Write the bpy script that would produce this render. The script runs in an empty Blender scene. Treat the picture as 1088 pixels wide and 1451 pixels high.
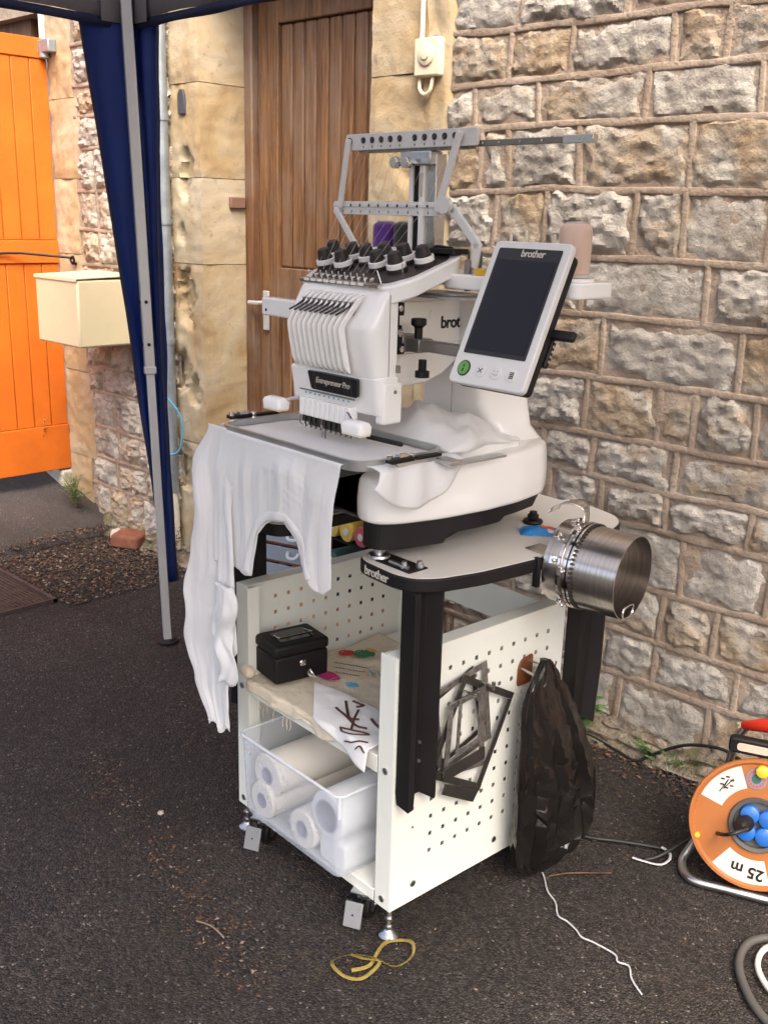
import bpy, bmesh, math, random
from mathutils import Vector, Matrix, noise
random.seed(7)
PI = math.pi
scene = bpy.context.scene
col = scene.collection

# ------------------------------------------------------------------ camera
cam_d = bpy.data.cameras.new('camera'); cam = bpy.data.objects.new('camera', cam_d); col.objects.link(cam)
Rt = Vector((0.71212231, 0.70156221, 0.02631108)); Up = Vector((-0.21217825, 0.17934485, 0.96063303)); Fw = Vector((-0.66922508, 0.68967085, -0.27657171))
cam.matrix_world = Matrix(((Rt.x, Up.x, -Fw.x, 0), (Rt.y, Up.y, -Fw.y, -2.338), (Rt.z, Up.z, -Fw.z, 1.4), (0, 0, 0, 1)))
cam_d.sensor_width = 36; cam_d.sensor_fit = 'AUTO'; cam_d.lens = 36.05; cam_d.clip_end = 500; cam_d.clip_start = 0.05
scene.camera = cam
# ------------------------------------------------------------------ sky, sun, exposure
SUN_EL, SUN_AZ = math.radians(54), math.radians(126)      # azimuth clockwise from +Y
world = bpy.data.worlds.new('World'); scene.world = world; world.use_nodes = True
wn = world.node_tree; wn.nodes.clear()
sky = wn.nodes.new('ShaderNodeTexSky'); sky.sky_type = 'NISHITA'; sky.sun_disc = False
sky.sun_elevation = SUN_EL; sky.sun_rotation = SUN_AZ; sky.dust_density = 7.0; sky.air_density = 0.8; sky.ozone_density = 0.4
bg = wn.nodes.new('ShaderNodeBackground'); bg.inputs['Strength'].default_value = 0.15
wo = wn.nodes.new('ShaderNodeOutputWorld')
wn.links.new(sky.outputs[0], bg.inputs[0]); wn.links.new(bg.outputs[0], wo.inputs[0])
sd = bpy.data.lights.new('sun', 'SUN'); sd.energy = 0.8; sd.angle = math.radians(38); sd.color = (1.0, 0.93, 0.82)
so = bpy.data.objects.new('sun', sd); col.objects.link(so)
sdir = Vector((math.sin(SUN_AZ) * math.cos(SUN_EL), math.cos(SUN_AZ) * math.cos(SUN_EL), math.sin(SUN_EL)))
so.rotation_euler = sdir.to_track_quat('Z', 'Y').to_euler(); so.location = (3, -3, 6)
vs = scene.view_settings; vs.view_transform = 'Standard'; vs.look = 'None'; vs.gamma = 1.0; vs.exposure = 1.8
vs.use_curve_mapping = False
scene.cycles.max_bounces = 8; scene.cycles.transparent_max_bounces = 16

# ------------------------------------------------------------------ materials
MATS = {}
def nd(nt, t, **k):
    n = nt.nodes.new(t)
    for a, v in k.items(): setattr(n, a, v)
    return n
def base(name):
    m = bpy.data.materials.new(name); m.use_nodes = True; nt = m.node_tree
    b = nt.nodes['Principled BSDF']; MATS[name] = m
    return m, nt, b
def ramp(nt, stops, fac, interp='LINEAR'):
    r = nd(nt, 'ShaderNodeValToRGB'); cr = r.color_ramp; cr.interpolation = interp
    while len(cr.elements) > 1: cr.elements.remove(cr.elements[-1])
    cr.elements[0].position = stops[0][0]; cr.elements[0].color = (*stops[0][1], 1)
    for p, c in stops[1:]:
        e = cr.elements.new(p); e.color = (*c, 1)
    nt.links.new(fac, r.inputs[0]); return r.outputs[0]
def coords(nt, scale=(1, 1, 1), kind='Object', rnd=False):
    tc = nd(nt, 'ShaderNodeTexCoord'); mp = nd(nt, 'ShaderNodeMapping'); mp.inputs['Scale'].default_value = scale
    nt.links.new(tc.outputs[kind], mp.inputs[0])
    if rnd:
        oi = nd(nt, 'ShaderNodeObjectInfo'); mu = nd(nt, 'ShaderNodeMath', operation='MULTIPLY'); mu.inputs[1].default_value = 37.0
        nt.links.new(oi.outputs['Random'], mu.inputs[0]); cb = nd(nt, 'ShaderNodeCombineXYZ')
        nt.links.new(mu.outputs[0], cb.inputs[0]); nt.links.new(mu.outputs[0], cb.inputs[1])
        nt.links.new(cb.outputs[0], mp.inputs['Location'])
    return mp.outputs[0]
def noise_t(nt, vec, scale, detail=4, rough=.6, dist=0):
    n = nd(nt, 'ShaderNodeTexNoise'); n.inputs['Scale'].default_value = scale; n.inputs['Detail'].default_value = detail
    n.inputs['Roughness'].default_value = rough; n.inputs['Distortion'].default_value = dist
    nt.links.new(vec, n.inputs['Vector']); return n.outputs['Fac']
def mixc(nt, fac, a, b, mode='MIX'):
    m = nd(nt, 'ShaderNodeMix', data_type='RGBA', blend_type=mode)
    for i, v in ((0, fac), (6, a), (7, b)):
        if isinstance(v, (int, float)): m.inputs[i].default_value = v
        elif isinstance(v, tuple): m.inputs[i].default_value = (*v, 1)
        else: nt.links.new(v, m.inputs[i])
    return m.outputs[2]
def bump(nt, b, h, strength=.3, dist=.01):
    bn = nd(nt, 'ShaderNodeBump'); bn.inputs['Strength'].default_value = strength; bn.inputs['Distance'].default_value = dist
    nt.links.new(h, bn.inputs['Height'])
    old = b.inputs['Normal'].links
    if old: nt.links.new(old[0].from_socket, bn.inputs['Normal'])
    nt.links.new(bn.outputs[0], b.inputs['Normal'])
def simple(name, c, rough=.5, metal=0, var=.08, vscale=8, bmp=0, bscale=60, dirt=0, rvar=.1, coat=0, **k):
    m, nt, b = base(name); v = coords(nt)
    n = noise_t(nt, v, vscale, 5)
    lo = tuple(max(0, x * (1 - var)) for x in c); hi = tuple(min(1, x * (1 + var)) for x in c)
    out = ramp(nt, [(.3, lo), (.7, hi)], n)
    if dirt:
        d = noise_t(nt, v, vscale * 3.1, 5, .7)
        f = ramp(nt, [(.55, (0, 0, 0)), (.75, (dirt, dirt, dirt))], d)
        out = mixc(nt, f, out, tuple(x * .35 + .02 for x in c))
    nt.links.new(out, b.inputs['Base Color'])
    rr = nd(nt, 'ShaderNodeMapRange'); rr.inputs[3].default_value = max(.02, rough - rvar); rr.inputs[4].default_value = min(1, rough + rvar)
    n2 = noise_t(nt, v, vscale * 2.3, 5); nt.links.new(n2, rr.inputs[0]); nt.links.new(rr.outputs[0], b.inputs['Roughness'])
    b.inputs['Metallic'].default_value = metal
    if coat: b.inputs['Coat Weight'].default_value = coat; b.inputs['Coat Roughness'].default_value = .08
    if bmp: bump(nt, b, noise_t(nt, v, bscale, 6), bmp, .004)
    for kk, vv in k.items(): b.inputs[kk].default_value = vv
    return m

# rock-faced grey/ochre limestone
m, nt, b = base('rock'); v = coords(nt, rnd=True)
oi = nd(nt, 'ShaderNodeObjectInfo')
n1 = noise_t(nt, v, 9, 5, .7, .6); n2 = noise_t(nt, v, 34, 5, .75, .3); n3 = noise_t(nt, v, 5, 6, .6, 1.0); n4 = noise_t(nt, v, 120, 5, .8)
grey = ramp(nt, [(.22, (.105, .092, .08)), (.35, (.26, .235, .205)), (.48, (.40, .365, .315)), (.70, (.58, .545, .485))], n1)
och = ramp(nt, [(.28, (.13, .07, .03)), (.43, (.31, .19, .085)), (.57, (.40, .285, .15)), (.75, (.50, .42, .29))], n2)
ad = nd(nt, 'ShaderNodeMath', operation='ADD'); nt.links.new(n3, ad.inputs[0])
ml = nd(nt, 'ShaderNodeMath', operation='MULTIPLY_ADD'); nt.links.new(oi.outputs['Random'], ml.inputs[0]); ml.inputs[1].default_value = .42; ml.inputs[2].default_value = -.26
nt.links.new(ml.outputs[0], ad.inputs[1])
f = ramp(nt, [(.46, (0, 0, 0)), (.66, (.72, .72, .72))], ad.outputs[0])
c1 = mixc(nt, f, grey, och)
c2 = mixc(nt, ramp(nt, [(.58, (0, 0, 0)), (.68, (.8, .8, .8))], n4), c1, (.10, .085, .07))
c3 = mixc(nt, ramp(nt, [(.60, (0, 0, 0)), (.7, (.8, .8, .8))], noise_t(nt, v, 7, 5, .8, 2.0)), c2, (.07, .06, .055))
nt.links.new(c3, b.inputs['Base Color']); b.inputs['Roughness'].default_value = .9
bump(nt, b, n2, 1.0, .011); bump(nt, b, n4, .8, .005); bump(nt, b, n1, .4, .014)
# pinkish lime mortar
m, nt, b = base('mortar'); v = coords(nt)
n1 = noise_t(nt, v, 5, 6); n2 = noise_t(nt, v, 60, 5, .7)
c = ramp(nt, [(.3, (.27, .205, .15)), (.5, (.345, .27, .205)), (.7, (.42, .345, .275))], n1)
c = mixc(nt, ramp(nt, [(.55, (0, 0, 0)), (.7, (.55, .55, .55))], n2), c, (.17, .125, .09))
nt.links.new(c, b.inputs['Base Color']); b.inputs['Roughness'].default_value = .95
bump(nt, b, n2, .9, .009); bump(nt, b, noise_t(nt, v, 220, 3), .4, .002)
# smooth yellow dressed limestone
m, nt, b = base('ashlar'); v = coords(nt, rnd=True)
n1 = noise_t(nt, v, 3.2, 5, .62, .8); n2 = noise_t(nt, v, 28, 5, .7)
c = ramp(nt, [(.26, (.27, .18, .085)), (.40, (.37, .27, .145)), (.54, (.42, .34, .22)), (.75, (.46, .41, .32))], n1)
c = mixc(nt, ramp(nt, [(.6, (0, 0, 0)), (.72, (.6, .6, .6))], n2), c, (.22, .14, .075))
c = mixc(nt, ramp(nt, [(.62, (0, 0, 0)), (.7, (.7, .7, .7))], noise_t(nt, v, 6, 5, .75, 1.5)), c, (.25, .20, .15))
nt.links.new(c, b.inputs['Base Color']); b.inputs['Roughness'].default_value = .88
bump(nt, b, n2, .5, .005); bump(nt, b, noise_t(nt, v, 160, 4, .7), .5, .002); bump(nt, b, n1, .35, .02)
# mossy rubble plinth
m, nt, b = base('plinth'); v = coords(nt)
n1 = noise_t(nt, v, 7, 5, .7, .5); n2 = noise_t(nt, v, 40, 5, .75)
c = ramp(nt, [(.3, (.10, .085, .06)), (.48, (.27, .22, .16)), (.65, (.42, .37, .3))], n2)
c = mixc(nt, ramp(nt, [(.5, (0, 0, 0)), (.62, (.7, .7, .7))], n1), c, (.10, .105, .03))
c = mixc(nt, ramp(nt, [(.58, (0, 0, 0)), (.7, (.6, .6, .6))], noise_t(nt, v, 11, 8)), c, (.20, .10, .045))
nt.links.new(c, b.inputs['Base Color']); b.inputs['Roughness'].default_value = .95
bump(nt, b, n2, 1, .02); bump(nt, b, noise_t(nt, v, 150, 4, .7), .7, .005)
# asphalt
def asphalt(name, tint=(1, 1, 1), rust=True, soft=0):
    m, nt, b = base(name); v = coords(nt)
    vo = nd(nt, 'ShaderNodeTexVoronoi'); vo.inputs['Scale'].default_value = 210; nt.links.new(v, vo.inputs['Vector'])
    sep = nd(nt, 'ShaderNodeSeparateColor'); nt.links.new(vo.outputs['Color'], sep.inputs[0])
    c = ramp(nt, [(0, (.010, .0082, .0078)), (.5, (.029, .0235, .0208)), (.85, (.052, .042, .037)), (.985, (.068, .056, .049)), (.996, (.18, .155, .13))], sep.outputs[0])
    if soft: c = mixc(nt, soft, c, (.030, .026, .024))
    n1 = noise_t(nt, v, 1.6, 5, .6)
    c = mixc(nt, 1.0, c, ramp(nt, [(.3, tuple(.68 * x for x in tint)), (.7, tuple(1.45 * x for x in tint))], n1), 'MULTIPLY')
    if rust:
        n2 = noise_t(nt, v, 2.1, 5, .72, .6); n3 = noise_t(nt, v, 26, 6, .7)
        mm = nd(nt, 'ShaderNodeMath', operation='MULTIPLY'); 
        nt.links.new(ramp(nt, [(.52, (0, 0, 0)), (.63, (1, 1, 1))], n2), mm.inputs[0]); nt.links.new(ramp(nt, [(.5, (0, 0, 0)), (.68, (.75, .75, .75))], n3), mm.inputs[1])
        c = mixc(nt, mm.outputs[0], c, (.062, .040, .022))
    nt.links.new(c, b.inputs['Base Color'])
    b.inputs['Roughness'].default_value = .78; b.inputs['Specular IOR Level'].default_value = .35
    bump(nt, b, vo.outputs['Distance'], 1.0, -.006); bump(nt, b, noise_t(nt, v, 420, 3), .5, .002); bump(nt, b, noise_t(nt, v, 14, 6), .35, .012)
asphalt('asphalt'); asphalt('asphalt_old', (2.1, 2.1, 2.15), False, .75)
# weathered wood
def wood(name, stops, sc=1.0, grey=.5):
    m, nt, b = base(name); v = coords(nt, (26 * sc, 26 * sc, 1.4 * sc), rnd=True)
    n1 = noise_t(nt, v, 2.2, 5, .7, .7); v2 = coords(nt, rnd=True); n2 = noise_t(nt, v2, 3, 6, .65)
    c = ramp(nt, stops, n1)
    c = mixc(nt, ramp(nt, [(.46, (0, 0, 0)), (.66, (grey, grey, grey))], n2), c, (.20, .15, .115))
    v3 = coords(nt, (90, 90, 2.2), rnd=True); n3 = noise_t(nt, v3, 2, 6, .7)
    c = mixc(nt, ramp(nt, [(.56, (0, 0, 0)), (.68, (.75, .75, .75))], n3), c, (.045, .02, .01))
    nt.links.new(c, b.inputs['Base Color']); b.inputs['Roughness'].default_value = .62
    bump(nt, b, n1, .5, .004); bump(nt, b, n3, .6, .002)
wood('door_wood', [(.26, (.04, .017, .007)), (.42, (.13, .058, .022)), (.6, (.225, .112, .044)), (.75, (.31, .175, .08))], 1, .5)
wood('frame_wood', [(.3, (.05, .022, .01)), (.5, (.14, .06, .025)), (.7, (.22, .115, .055))], 1, .7)
wood('crate_wood', [(.3, (.28, .13, .05)), (.5, (.45, .24, .1)), (.7, (.55, .32, .15))], 1, .2)
simple('orange_paint', (.60, .135, .008), .55, var=.14, vscale=5, bmp=.35, bscale=70, dirt=.22)
simple('orange_plastic', (.33, .11, .025), .4, var=.1, dirt=.25)
simple('bell_brown', (.20, .12, .085), .5)
simple('cream_plastic', (.60, .52, .345), .45, var=.04, dirt=.08)
simple('ivory', (.72, .64, .47), .4, var=.03)
simple('white_plastic', (.87, .86, .83), .25, var=.02, vscale=4, coat=.5, rvar=.06)
simple('grey_white', (.70, .69, .665), .35, var=.02, rvar=.04)
simple('powder_white', (.74, .75, .68), .42, var=.03, vscale=5, dirt=.07, rvar=.08)
simple('laminate', (.62, .59, .53), .45, var=.03, vscale=5)
simple('black_metal', (.009, .0075, .0075), .55, var=.2, bmp=.08, bscale=400, **{'Specular IOR Level': .25})
simple('black_plastic', (.010, .0085, .009), .5, var=.2, bmp=.05, bscale=300, **{'Specular IOR Level': .3})
simple('gloss_black', (.010, .010, .012), .12, var=.1, rvar=.03)
simple('knob_black', (.022, .017, .016), .5, var=.2)
simple('deck_brown', (.030, .018, .016), .4, var=.2)
simple('steel', (.60, .58, .55), .22, 1, var=.08, vscale=20)
simple('chrome', (.72, .70, .68), .1, 1, var=.05, rvar=.05)
simple('zinc', (.55, .56, .57), .32, 1, var=.12, vscale=14)
simple('galvanised', (.34, .38, .41), .5, .75, var=.22, vscale=18, dirt=.2)
simple('alu_grey', (.50, .50, .49), .42, .3, var=.05, dirt=.05)
simple('dark_steel', (.052, .046, .042), .4, .5, var=.3, vscale=25, dirt=.3)
simple('scuffed', (.27, .26, .25), .4, .8, var=.5, vscale=45, dirt=.7)
simple('grey_clamp', (.27, .25, .235), .33, .7, var=.08)
simple('blue_plastic', (.02, .12, .42), .25, var=.1)
simple('red_plastic', (.55, .03, .012), .35, var=.1)
simple('cable_black', (.012, .011, .011), .5)
simple('cable_grey', (.07, .065, .06), .6)
simple('cable_white', (.60, .56, .48), .5, dirt=.15)
simple('string_white', (.42, .42, .44), .6)
simple('gold_ribbon', (.36, .27, .07), .25, .4, var=.25, vscale=30)
simple('slate', (.045, .05, .06), .6)
simple('rust_grate', (.075, .052, .045), .75, .4, var=.35, vscale=30, dirt=.4)
simple('brick_red', (.17, .062, .035), .9, var=.3, vscale=25, bmp=.5, bscale=70)
simple('pale_stone', (.42, .38, .33), .9, var=.25, vscale=30, bmp=.4)
simple('leaf', (.055, .12, .022), .55, var=.45, vscale=30)
simple('leaf_pale', (.10, .16, .045), .55, var=.4, vscale=30)
simple('stem', (.14, .12, .05), .7, var=.3)
simple('litter_a', (.12, .06, .028), .9, var=.5, vscale=30)
simple('litter_b', (.045, .035, .03), .9, var=.5, vscale=30)
simple('litter_c', (.20, .155, .11), .9, var=.3, vscale=30)
simple('litter_d', (.12, .055, .03), .9, var=.4, vscale=30)
simple('canopy_grey', (.20, .19, .20), .8, var=.08, bmp=.2, bscale=500)
simple('pedal_grey', (.20, .205, .21), .45)
simple('canopy_blue', (.008, .032, .19), .65, var=.12, vscale=5, bmp=.15, bscale=500)
_m = MATS['canopy_blue']; _nt = _m.node_tree; _tr = nd(_nt, 'ShaderNodeBsdfTranslucent'); _tr.inputs[0].default_value = (.015, .055, .34, 1); _mx = nd(_nt, 'ShaderNodeMixShader'); _mx.inputs[0].default_value = .25
_nt.links.new(_nt.nodes['Principled BSDF'].outputs[0], _mx.inputs[1]); _nt.links.new(_tr.outputs[0], _mx.inputs[2]); _nt.links.new(_mx.outputs[0], _nt.nodes['Material Output'].inputs[0])
simple('canopy_roof', (.34, .33, .35), .8, var=.06, bmp=.2, bscale=500)
def thin(name, c, k):
    _nt = MATS[name].node_tree; _tr = nd(_nt, 'ShaderNodeBsdfTranslucent'); _tr.inputs[0].default_value = (*c, 1); _mx = nd(_nt, 'ShaderNodeMixShader'); _mx.inputs[0].default_value = k
    _nt.links.new(_nt.nodes['Principled BSDF'].outputs[0], _mx.inputs[1]); _nt.links.new(_tr.outputs[0], _mx.inputs[2]); _nt.links.new(_mx.outputs[0], _nt.nodes['Material Output'].inputs[0])
thin('canopy_roof', (.42, .44, .5), .5)
simple('navy_edge', (.006, .010, .045), .7)
simple('white_paint', (.72, .72, .70), .5)
simple('cream_cloth', (.66, .58, .44), .95, var=.08, vscale=16, bmp=.6, bscale=90)
simple('thread_brown', (.06, .022, .014), .6)
simple('thread_red', (.45, .035, .03), .5); simple('thread_green', (.03, .16, .07), .5); simple('thread_blue', (.08, .33, .5), .5)
simple('thread_pink', (.36, .02, .12), .5); simple('thread_orange', (.6, .28, .08), .5)
simple('film_roll', (.80, .76, .68), .55, var=.03)
simple('film_blue', (.74, .76, .76), .5, var=.02)
simple('roll_core', (.36, .36, .45), .8)
simple('tape_brown', (.16, .055, .02), .35)
simple('print_blue', (.02, .2, .5), .25); simple('print_red', (.6, .06, .03), .3); simple('print_yellow', (.75, .5, .05), .3)
simple('label_white', (.58, .54, .47), .45, var=.05, dirt=.25)
simple('green_led', (.12, .34, .07), .35)
simple('yellow_tape', (.75, .42, .03), .4)
simple('dim_drawer', (.18, .21, .26), .2, var=.2)
def threadmat(name, c):
    m, nt, b = base(name); v = coords(nt)
    w = nd(nt, 'ShaderNodeTexWave', wave_type='BANDS', bands_direction='Z'); w.inputs['Scale'].default_value = 220; w.inputs['Distortion'].default_value = 1.2
    nt.links.new(v, w.inputs['Vector'])
    nt.links.new(ramp(nt, [(0, tuple(x * .6 for x in c)), (1, c)], w.outputs['Fac']), b.inputs['Base Color'])
    b.inputs['Roughness'].default_value = .35; b.inputs['Sheen Weight'].default_value = .3
    bump(nt, b, w.outputs['Fac'], .4, .001)
threadmat('thr_purple', (.13, .02, .34)); threadmat('thr_black', (.015, .013, .015)); threadmat('thr_pink', (.85, .60, .47)); threadmat('thr_green', (.02, .10, .07))
threadmat('thr_blue', (.03, .13, .45)); threadmat('thr_red', (.5, .03, .04)); threadmat('thr_white', (.7, .66, .6)); threadmat('thr_yellow', (.75, .5, .05))
# white cotton with a little light passing through
m, nt, b = base('cotton'); v = coords(nt)
b.inputs['Base Color'].default_value = (.92, .915, .905, 1); b.inputs['Roughness'].default_value = .9; b.inputs['Sheen Weight'].default_value = .2
bump(nt, b, noise_t(nt, v, 900, 2), .25, .001); bump(nt, b, noise_t(nt, coords(nt, (1.6, 1.6, .55)), 30, 5, .55, 1.2), .22, .005)
tr = nd(nt, 'ShaderNodeBsdfTranslucent'); tr.inputs[0].default_value = (.90, .895, .88, 1); mx = nd(nt, 'ShaderNodeMixShader'); mx.inputs[0].default_value = .36
nt.links.new(b.outputs[0], mx.inputs[1]); nt.links.new(tr.outputs[0], mx.inputs[2]); nt.links.new(mx.outputs[0], nt.nodes['Material Output'].inputs[0])
def clearish(name, c, rough, alpha, var=.0):
    m, nt, b = base(name); b.inputs['Base Color'].default_value = (*c, 1); b.inputs['Roughness'].default_value = rough
    t = nd(nt, 'ShaderNodeBsdfTransparent'); t.inputs[0].default_value = (.97, .98, 1, 1); mx = nd(nt, 'ShaderNodeMixShader')
    if var:
        v = coords(nt); r = nd(nt, 'ShaderNodeMapRange'); r.inputs[1].default_value = .3; r.inputs[2].default_value = .7
        r.inputs[3].default_value = alpha - var; r.inputs[4].default_value = alpha + var
        nt.links.new(noise_t(nt, v, 14, 6), r.inputs[0]); nt.links.new(r.outputs[0], mx.inputs[0])
    else: mx.inputs[0].default_value = alpha
    nt.links.new(t.outputs[0], mx.inputs[1]); nt.links.new(b.outputs[0], mx.inputs[2]); nt.links.new(mx.outputs[0], nt.nodes['Material Output'].inputs[0])
    return m, nt, b
clearish('frosted', (.74, .78, .84), .25, .34, .02)
clearish('frosted_rim', (.8, .82, .85), .2, .6)
clearish('drawer_clear', (.5, .56, .63), .15, .45)
clearish('wrap_film', (.85, .86, .88), .12, .22, .12)
simple('bar_steel', (.26, .245, .225), .35, .85, var=.1)
simple('grate_dark', (.022, .014, .012), .9)
# bin-bag film
m, nt, b = base('bag_film'); v = coords(nt)
b.inputs['Base Color'].default_value = (.009, .0075, .007, 1); b.inputs['Roughness'].default_value = .15
bump(nt, b, noise_t(nt, coords(nt, (1, 1, .3)), 24, 5, .6, 1.4), .35, .008); bump(nt, b, noise_t(nt, coords(nt, (1, 1, .5)), 60, 4, .6, 1.), .3, .003)
tl = nd(nt, 'ShaderNodeBsdfTransparent'); tl.inputs[0].default_value = (.5, .36, .26, 1); mx = nd(nt, 'ShaderNodeMixShader'); mx.inputs[0].default_value = .975
nt.links.new(tl.outputs[0], mx.inputs[1]); nt.links.new(b.outputs[0], mx.inputs[2]); nt.links.new(mx.outputs[0], nt.nodes['Material Output'].inputs[0])
# dark screen
m, nt, b = base('screen_glass'); b.inputs['Base Color'].default_value = (.007, .008, .016, 1); b.inputs['Roughness'].default_value = .12; b.inputs['Specular IOR Level'].default_value = .3
# brushed cap-frame steel
m, nt, b = base('brushed'); v = coords(nt, (400, 3, 3)); n = noise_t(nt, v, 1, 4)
nt.links.new(ramp(nt, [(.3, (.42, .39, .36)), (.7, (.62, .58, .54))], n), b.inputs['Base Color']); b.inputs['Metallic'].default_value = 1; b.inputs['Roughness'].default_value = .24
M = MATS
# ------------------------------------------------------------------ mesh helpers
BASE = {}
CA = math.radians(86.3405 - 90); CO = Vector((-1.44715, -1.05363, 0))      # the stand's own axes and origin on the ground
CM = Matrix.Translation(CO) @ Matrix.Rotation(CA, 4, 'Z')
def cw(x, y, z): return CM @ Vector((x, y, z))
class MB:
    def __init__(s): s.v = []; s.f = []; s.mi = []; s.cur = 0
    def add(s, vs, fs):
        o = len(s.v); s.v += [tuple(p) for p in vs]; s.f += [tuple(i + o for i in f) for f in fs]; s.mi += [s.cur] * len(fs); return s
    def box(s, x0, x1, y0, y1, z0, z1):
        return s.add([(x0, y0, z0), (x1, y0, z0), (x1, y1, z0), (x0, y1, z0), (x0, y0, z1), (x1, y0, z1), (x1, y1, z1), (x0, y1, z1)],
                     [(0, 3, 2, 1), (4, 5, 6, 7), (0, 1, 5, 4), (1, 2, 6, 5), (2, 3, 7, 6), (3, 0, 4, 7)])
    def obox(s, c, ax, ay, az):                     # oriented box: centre and three half-axis vectors
        c, ax, ay, az = map(Vector, (c, ax, ay, az))
        vs = [c + sx * ax + sy * ay + sz * az for sz in (-1, 1) for sx, sy in ((-1, -1), (1, -1), (1, 1), (-1, 1))]
        return s.add(vs, [(0, 3, 2, 1), (4, 5, 6, 7), (0, 1, 5, 4), (1, 2, 6, 5), (2, 3, 7, 6), (3, 0, 4, 7)])
    def prism(s, poly, a0, a1, axis='z'):
        def P(u, w, t): return (u, w, t) if axis == 'z' else ((t, u, w) if axis == 'x' else (u, t, w))
        n = len(poly); vs = [P(*p, a0) for p in poly] + [P(*p, a1) for p in poly]
        return s.add(vs, [tuple(range(n - 1, -1, -1)), tuple(range(n, 2 * n))] + [(i, (i + 1) % n, n + (i + 1) % n, n + i) for i in range(n)])
    def loft(s, rings, cap=True, closed=True):
        n = len(rings[0]); vs = [p for r in rings for p in r]; fs = []
        for k in range(len(rings) - 1):
            for i in range(n if closed else n - 1):
                j = (i + 1) % n; fs.append((k * n + i, k * n + j, (k + 1) * n + j, (k + 1) * n + i))
        if cap: fs += [tuple(range(n - 1, -1, -1)), tuple(range((len(rings) - 1) * n, len(rings) * n))]
        return s.add(vs, fs)
    def tube(s, path, r, n=8, cap=True, closed=False, flat=None):
        pts = [Vector(p) for p in path]; rings = []; up = Vector((0, 0, 1)); L = len(pts); prev = None
        for i, p in enumerate(pts):
            t = (pts[(i + 1) % L] - pts[i - 1]) if closed else (pts[min(i + 1, L - 1)] - pts[max(i - 1, 0)])
            t.normalize()
            if prev is None:
                a = up if abs(t.z) < .9 else Vector((1, 0, 0)); u = t.cross(a).normalized()
            else:
                u = (prev - t * prev.dot(t)); u = u.normalized() if u.length > 1e-6 else t.cross(up).normalized()
            prev = u; w = t.cross(u).normalized(); ri = r[i] if isinstance(r, (list, tuple)) else r
            fl = flat or 1
            rings.append([p + u * math.cos(2 * PI * k / n) * ri + w * math.sin(2 * PI * k / n) * ri * fl for k in range(n)])
        if closed: rings.append(rings[0]); cap = False
        return s.loft(rings, cap)
    def lathe(s, prof, c=(0, 0, 0), axis='z', n=24, cap=True):
        rings = []
        for r, h in prof:
            rg = []
            for k in range(n):
                a = 2 * PI * k / n; u, w = r * math.cos(a), r * math.sin(a)
                if axis == 'z': p = (c[0] + u, c[1] + w, c[2] + h)
                elif axis == 'x': p = (c[0] + h, c[1] + u, c[2] + w)
                else: p = (c[0] + w, c[1] + h, c[2] + u)
                rg.append(p)
            rings.append(rg)
        return s.loft(rings, cap)
    def lathe_dir(s, prof, c, d, n=24, cap=True):
        d = Vector(d).normalized(); c = Vector(c); u = d.cross(Vector((0, 0, 1)))
        if u.length < .1: u = d.cross(Vector((1, 0, 0)))
        u.normalize(); w = d.cross(u)
        return s.loft([[c + d * h + (u * math.cos(2 * PI * k / n) + w * math.sin(2 * PI * k / n)) * r for k in range(n)] for r, h in prof], cap)
    def grid(s, fn, nu, nv):
        vs = [fn(i / nu, j / nv) for j in range(nv + 1) for i in range(nu + 1)]
        return s.add(vs, [(j * (nu + 1) + i, j * (nu + 1) + i + 1, (j + 1) * (nu + 1) + i + 1, (j + 1) * (nu + 1) + i) for j in range(nv) for i in range(nu)])
    def xf(s, mtx): s.v = [tuple(mtx @ Vector(p)) for p in s.v]; return s
    def split(s, name, mat, parent=None, **k):       # one object per loose piece
        par = list(range(len(s.v)))
        def find(a):
            while par[a] != a: par[a] = par[par[a]]; a = par[a]
            return a
        for f in s.f:
            for i in f[1:]: par[find(i)] = find(f[0])
        grp = {}
        for f in s.f: grp.setdefault(find(f[0]), []).append(f)
        out = []
        for fs in grp.values():
            ids = sorted({i for f in fs for i in f}); mp = {v: n for n, v in enumerate(ids)}
            b_ = MB(); b_.add([s.v[i] for i in ids], [tuple(mp[i] for i in f) for f in fs]); out.append(b_.build(name, mat, parent, **k))
        return out
    def build(s, name, mat, parent=None, bevel=0, smooth=40, seg=2, solid=0, subd=0):
        off = BASE.get(parent, Vector((0, 0, 0))) if parent else Vector((0, 0, 0))
        me = bpy.data.meshes.new(name); me.from_pydata([tuple(Vector(p) - off) for p in s.v], [], s.f)
        mats = mat if isinstance(mat, (list, tuple)) else [mat]
        for q in mats: me.materials.append(M[q])
        if len(mats) > 1: me.polygons.foreach_set('material_index', s.mi)
        bm = bmesh.new(); bm.from_mesh(me); bmesh.ops.recalc_face_normals(bm, faces=bm.faces); bm.to_mesh(me); bm.free()
        if smooth:
            me.shade_smooth()
            if smooth < 180: me.set_sharp_from_angle(angle=math.radians(smooth))
        me.update(); o = bpy.data.objects.new(name, me); col.objects.link(o)
        if parent: o.parent = parent; BASE[o] = off
        if solid:
            q = o.modifiers.new('solid', 'SOLIDIFY'); q.thickness = solid; q.offset = 0
        if subd:
            q = o.modifiers.new('subd', 'SUBSURF'); q.levels = subd; q.render_levels = subd
        if bevel:
            q = o.modifiers.new('bevel', 'BEVEL'); q.width = bevel; q.segments = seg; q.limit_method = 'ANGLE'; q.angle_limit = math.radians(35); q.harden_normals = False
        return o
def tag(o, label=None, cat=None, group=None, kind=None):
    for k, v in (('label', label), ('category', cat), ('group', group), ('kind', kind)):
        if v: o[k] = v
    return o
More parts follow.
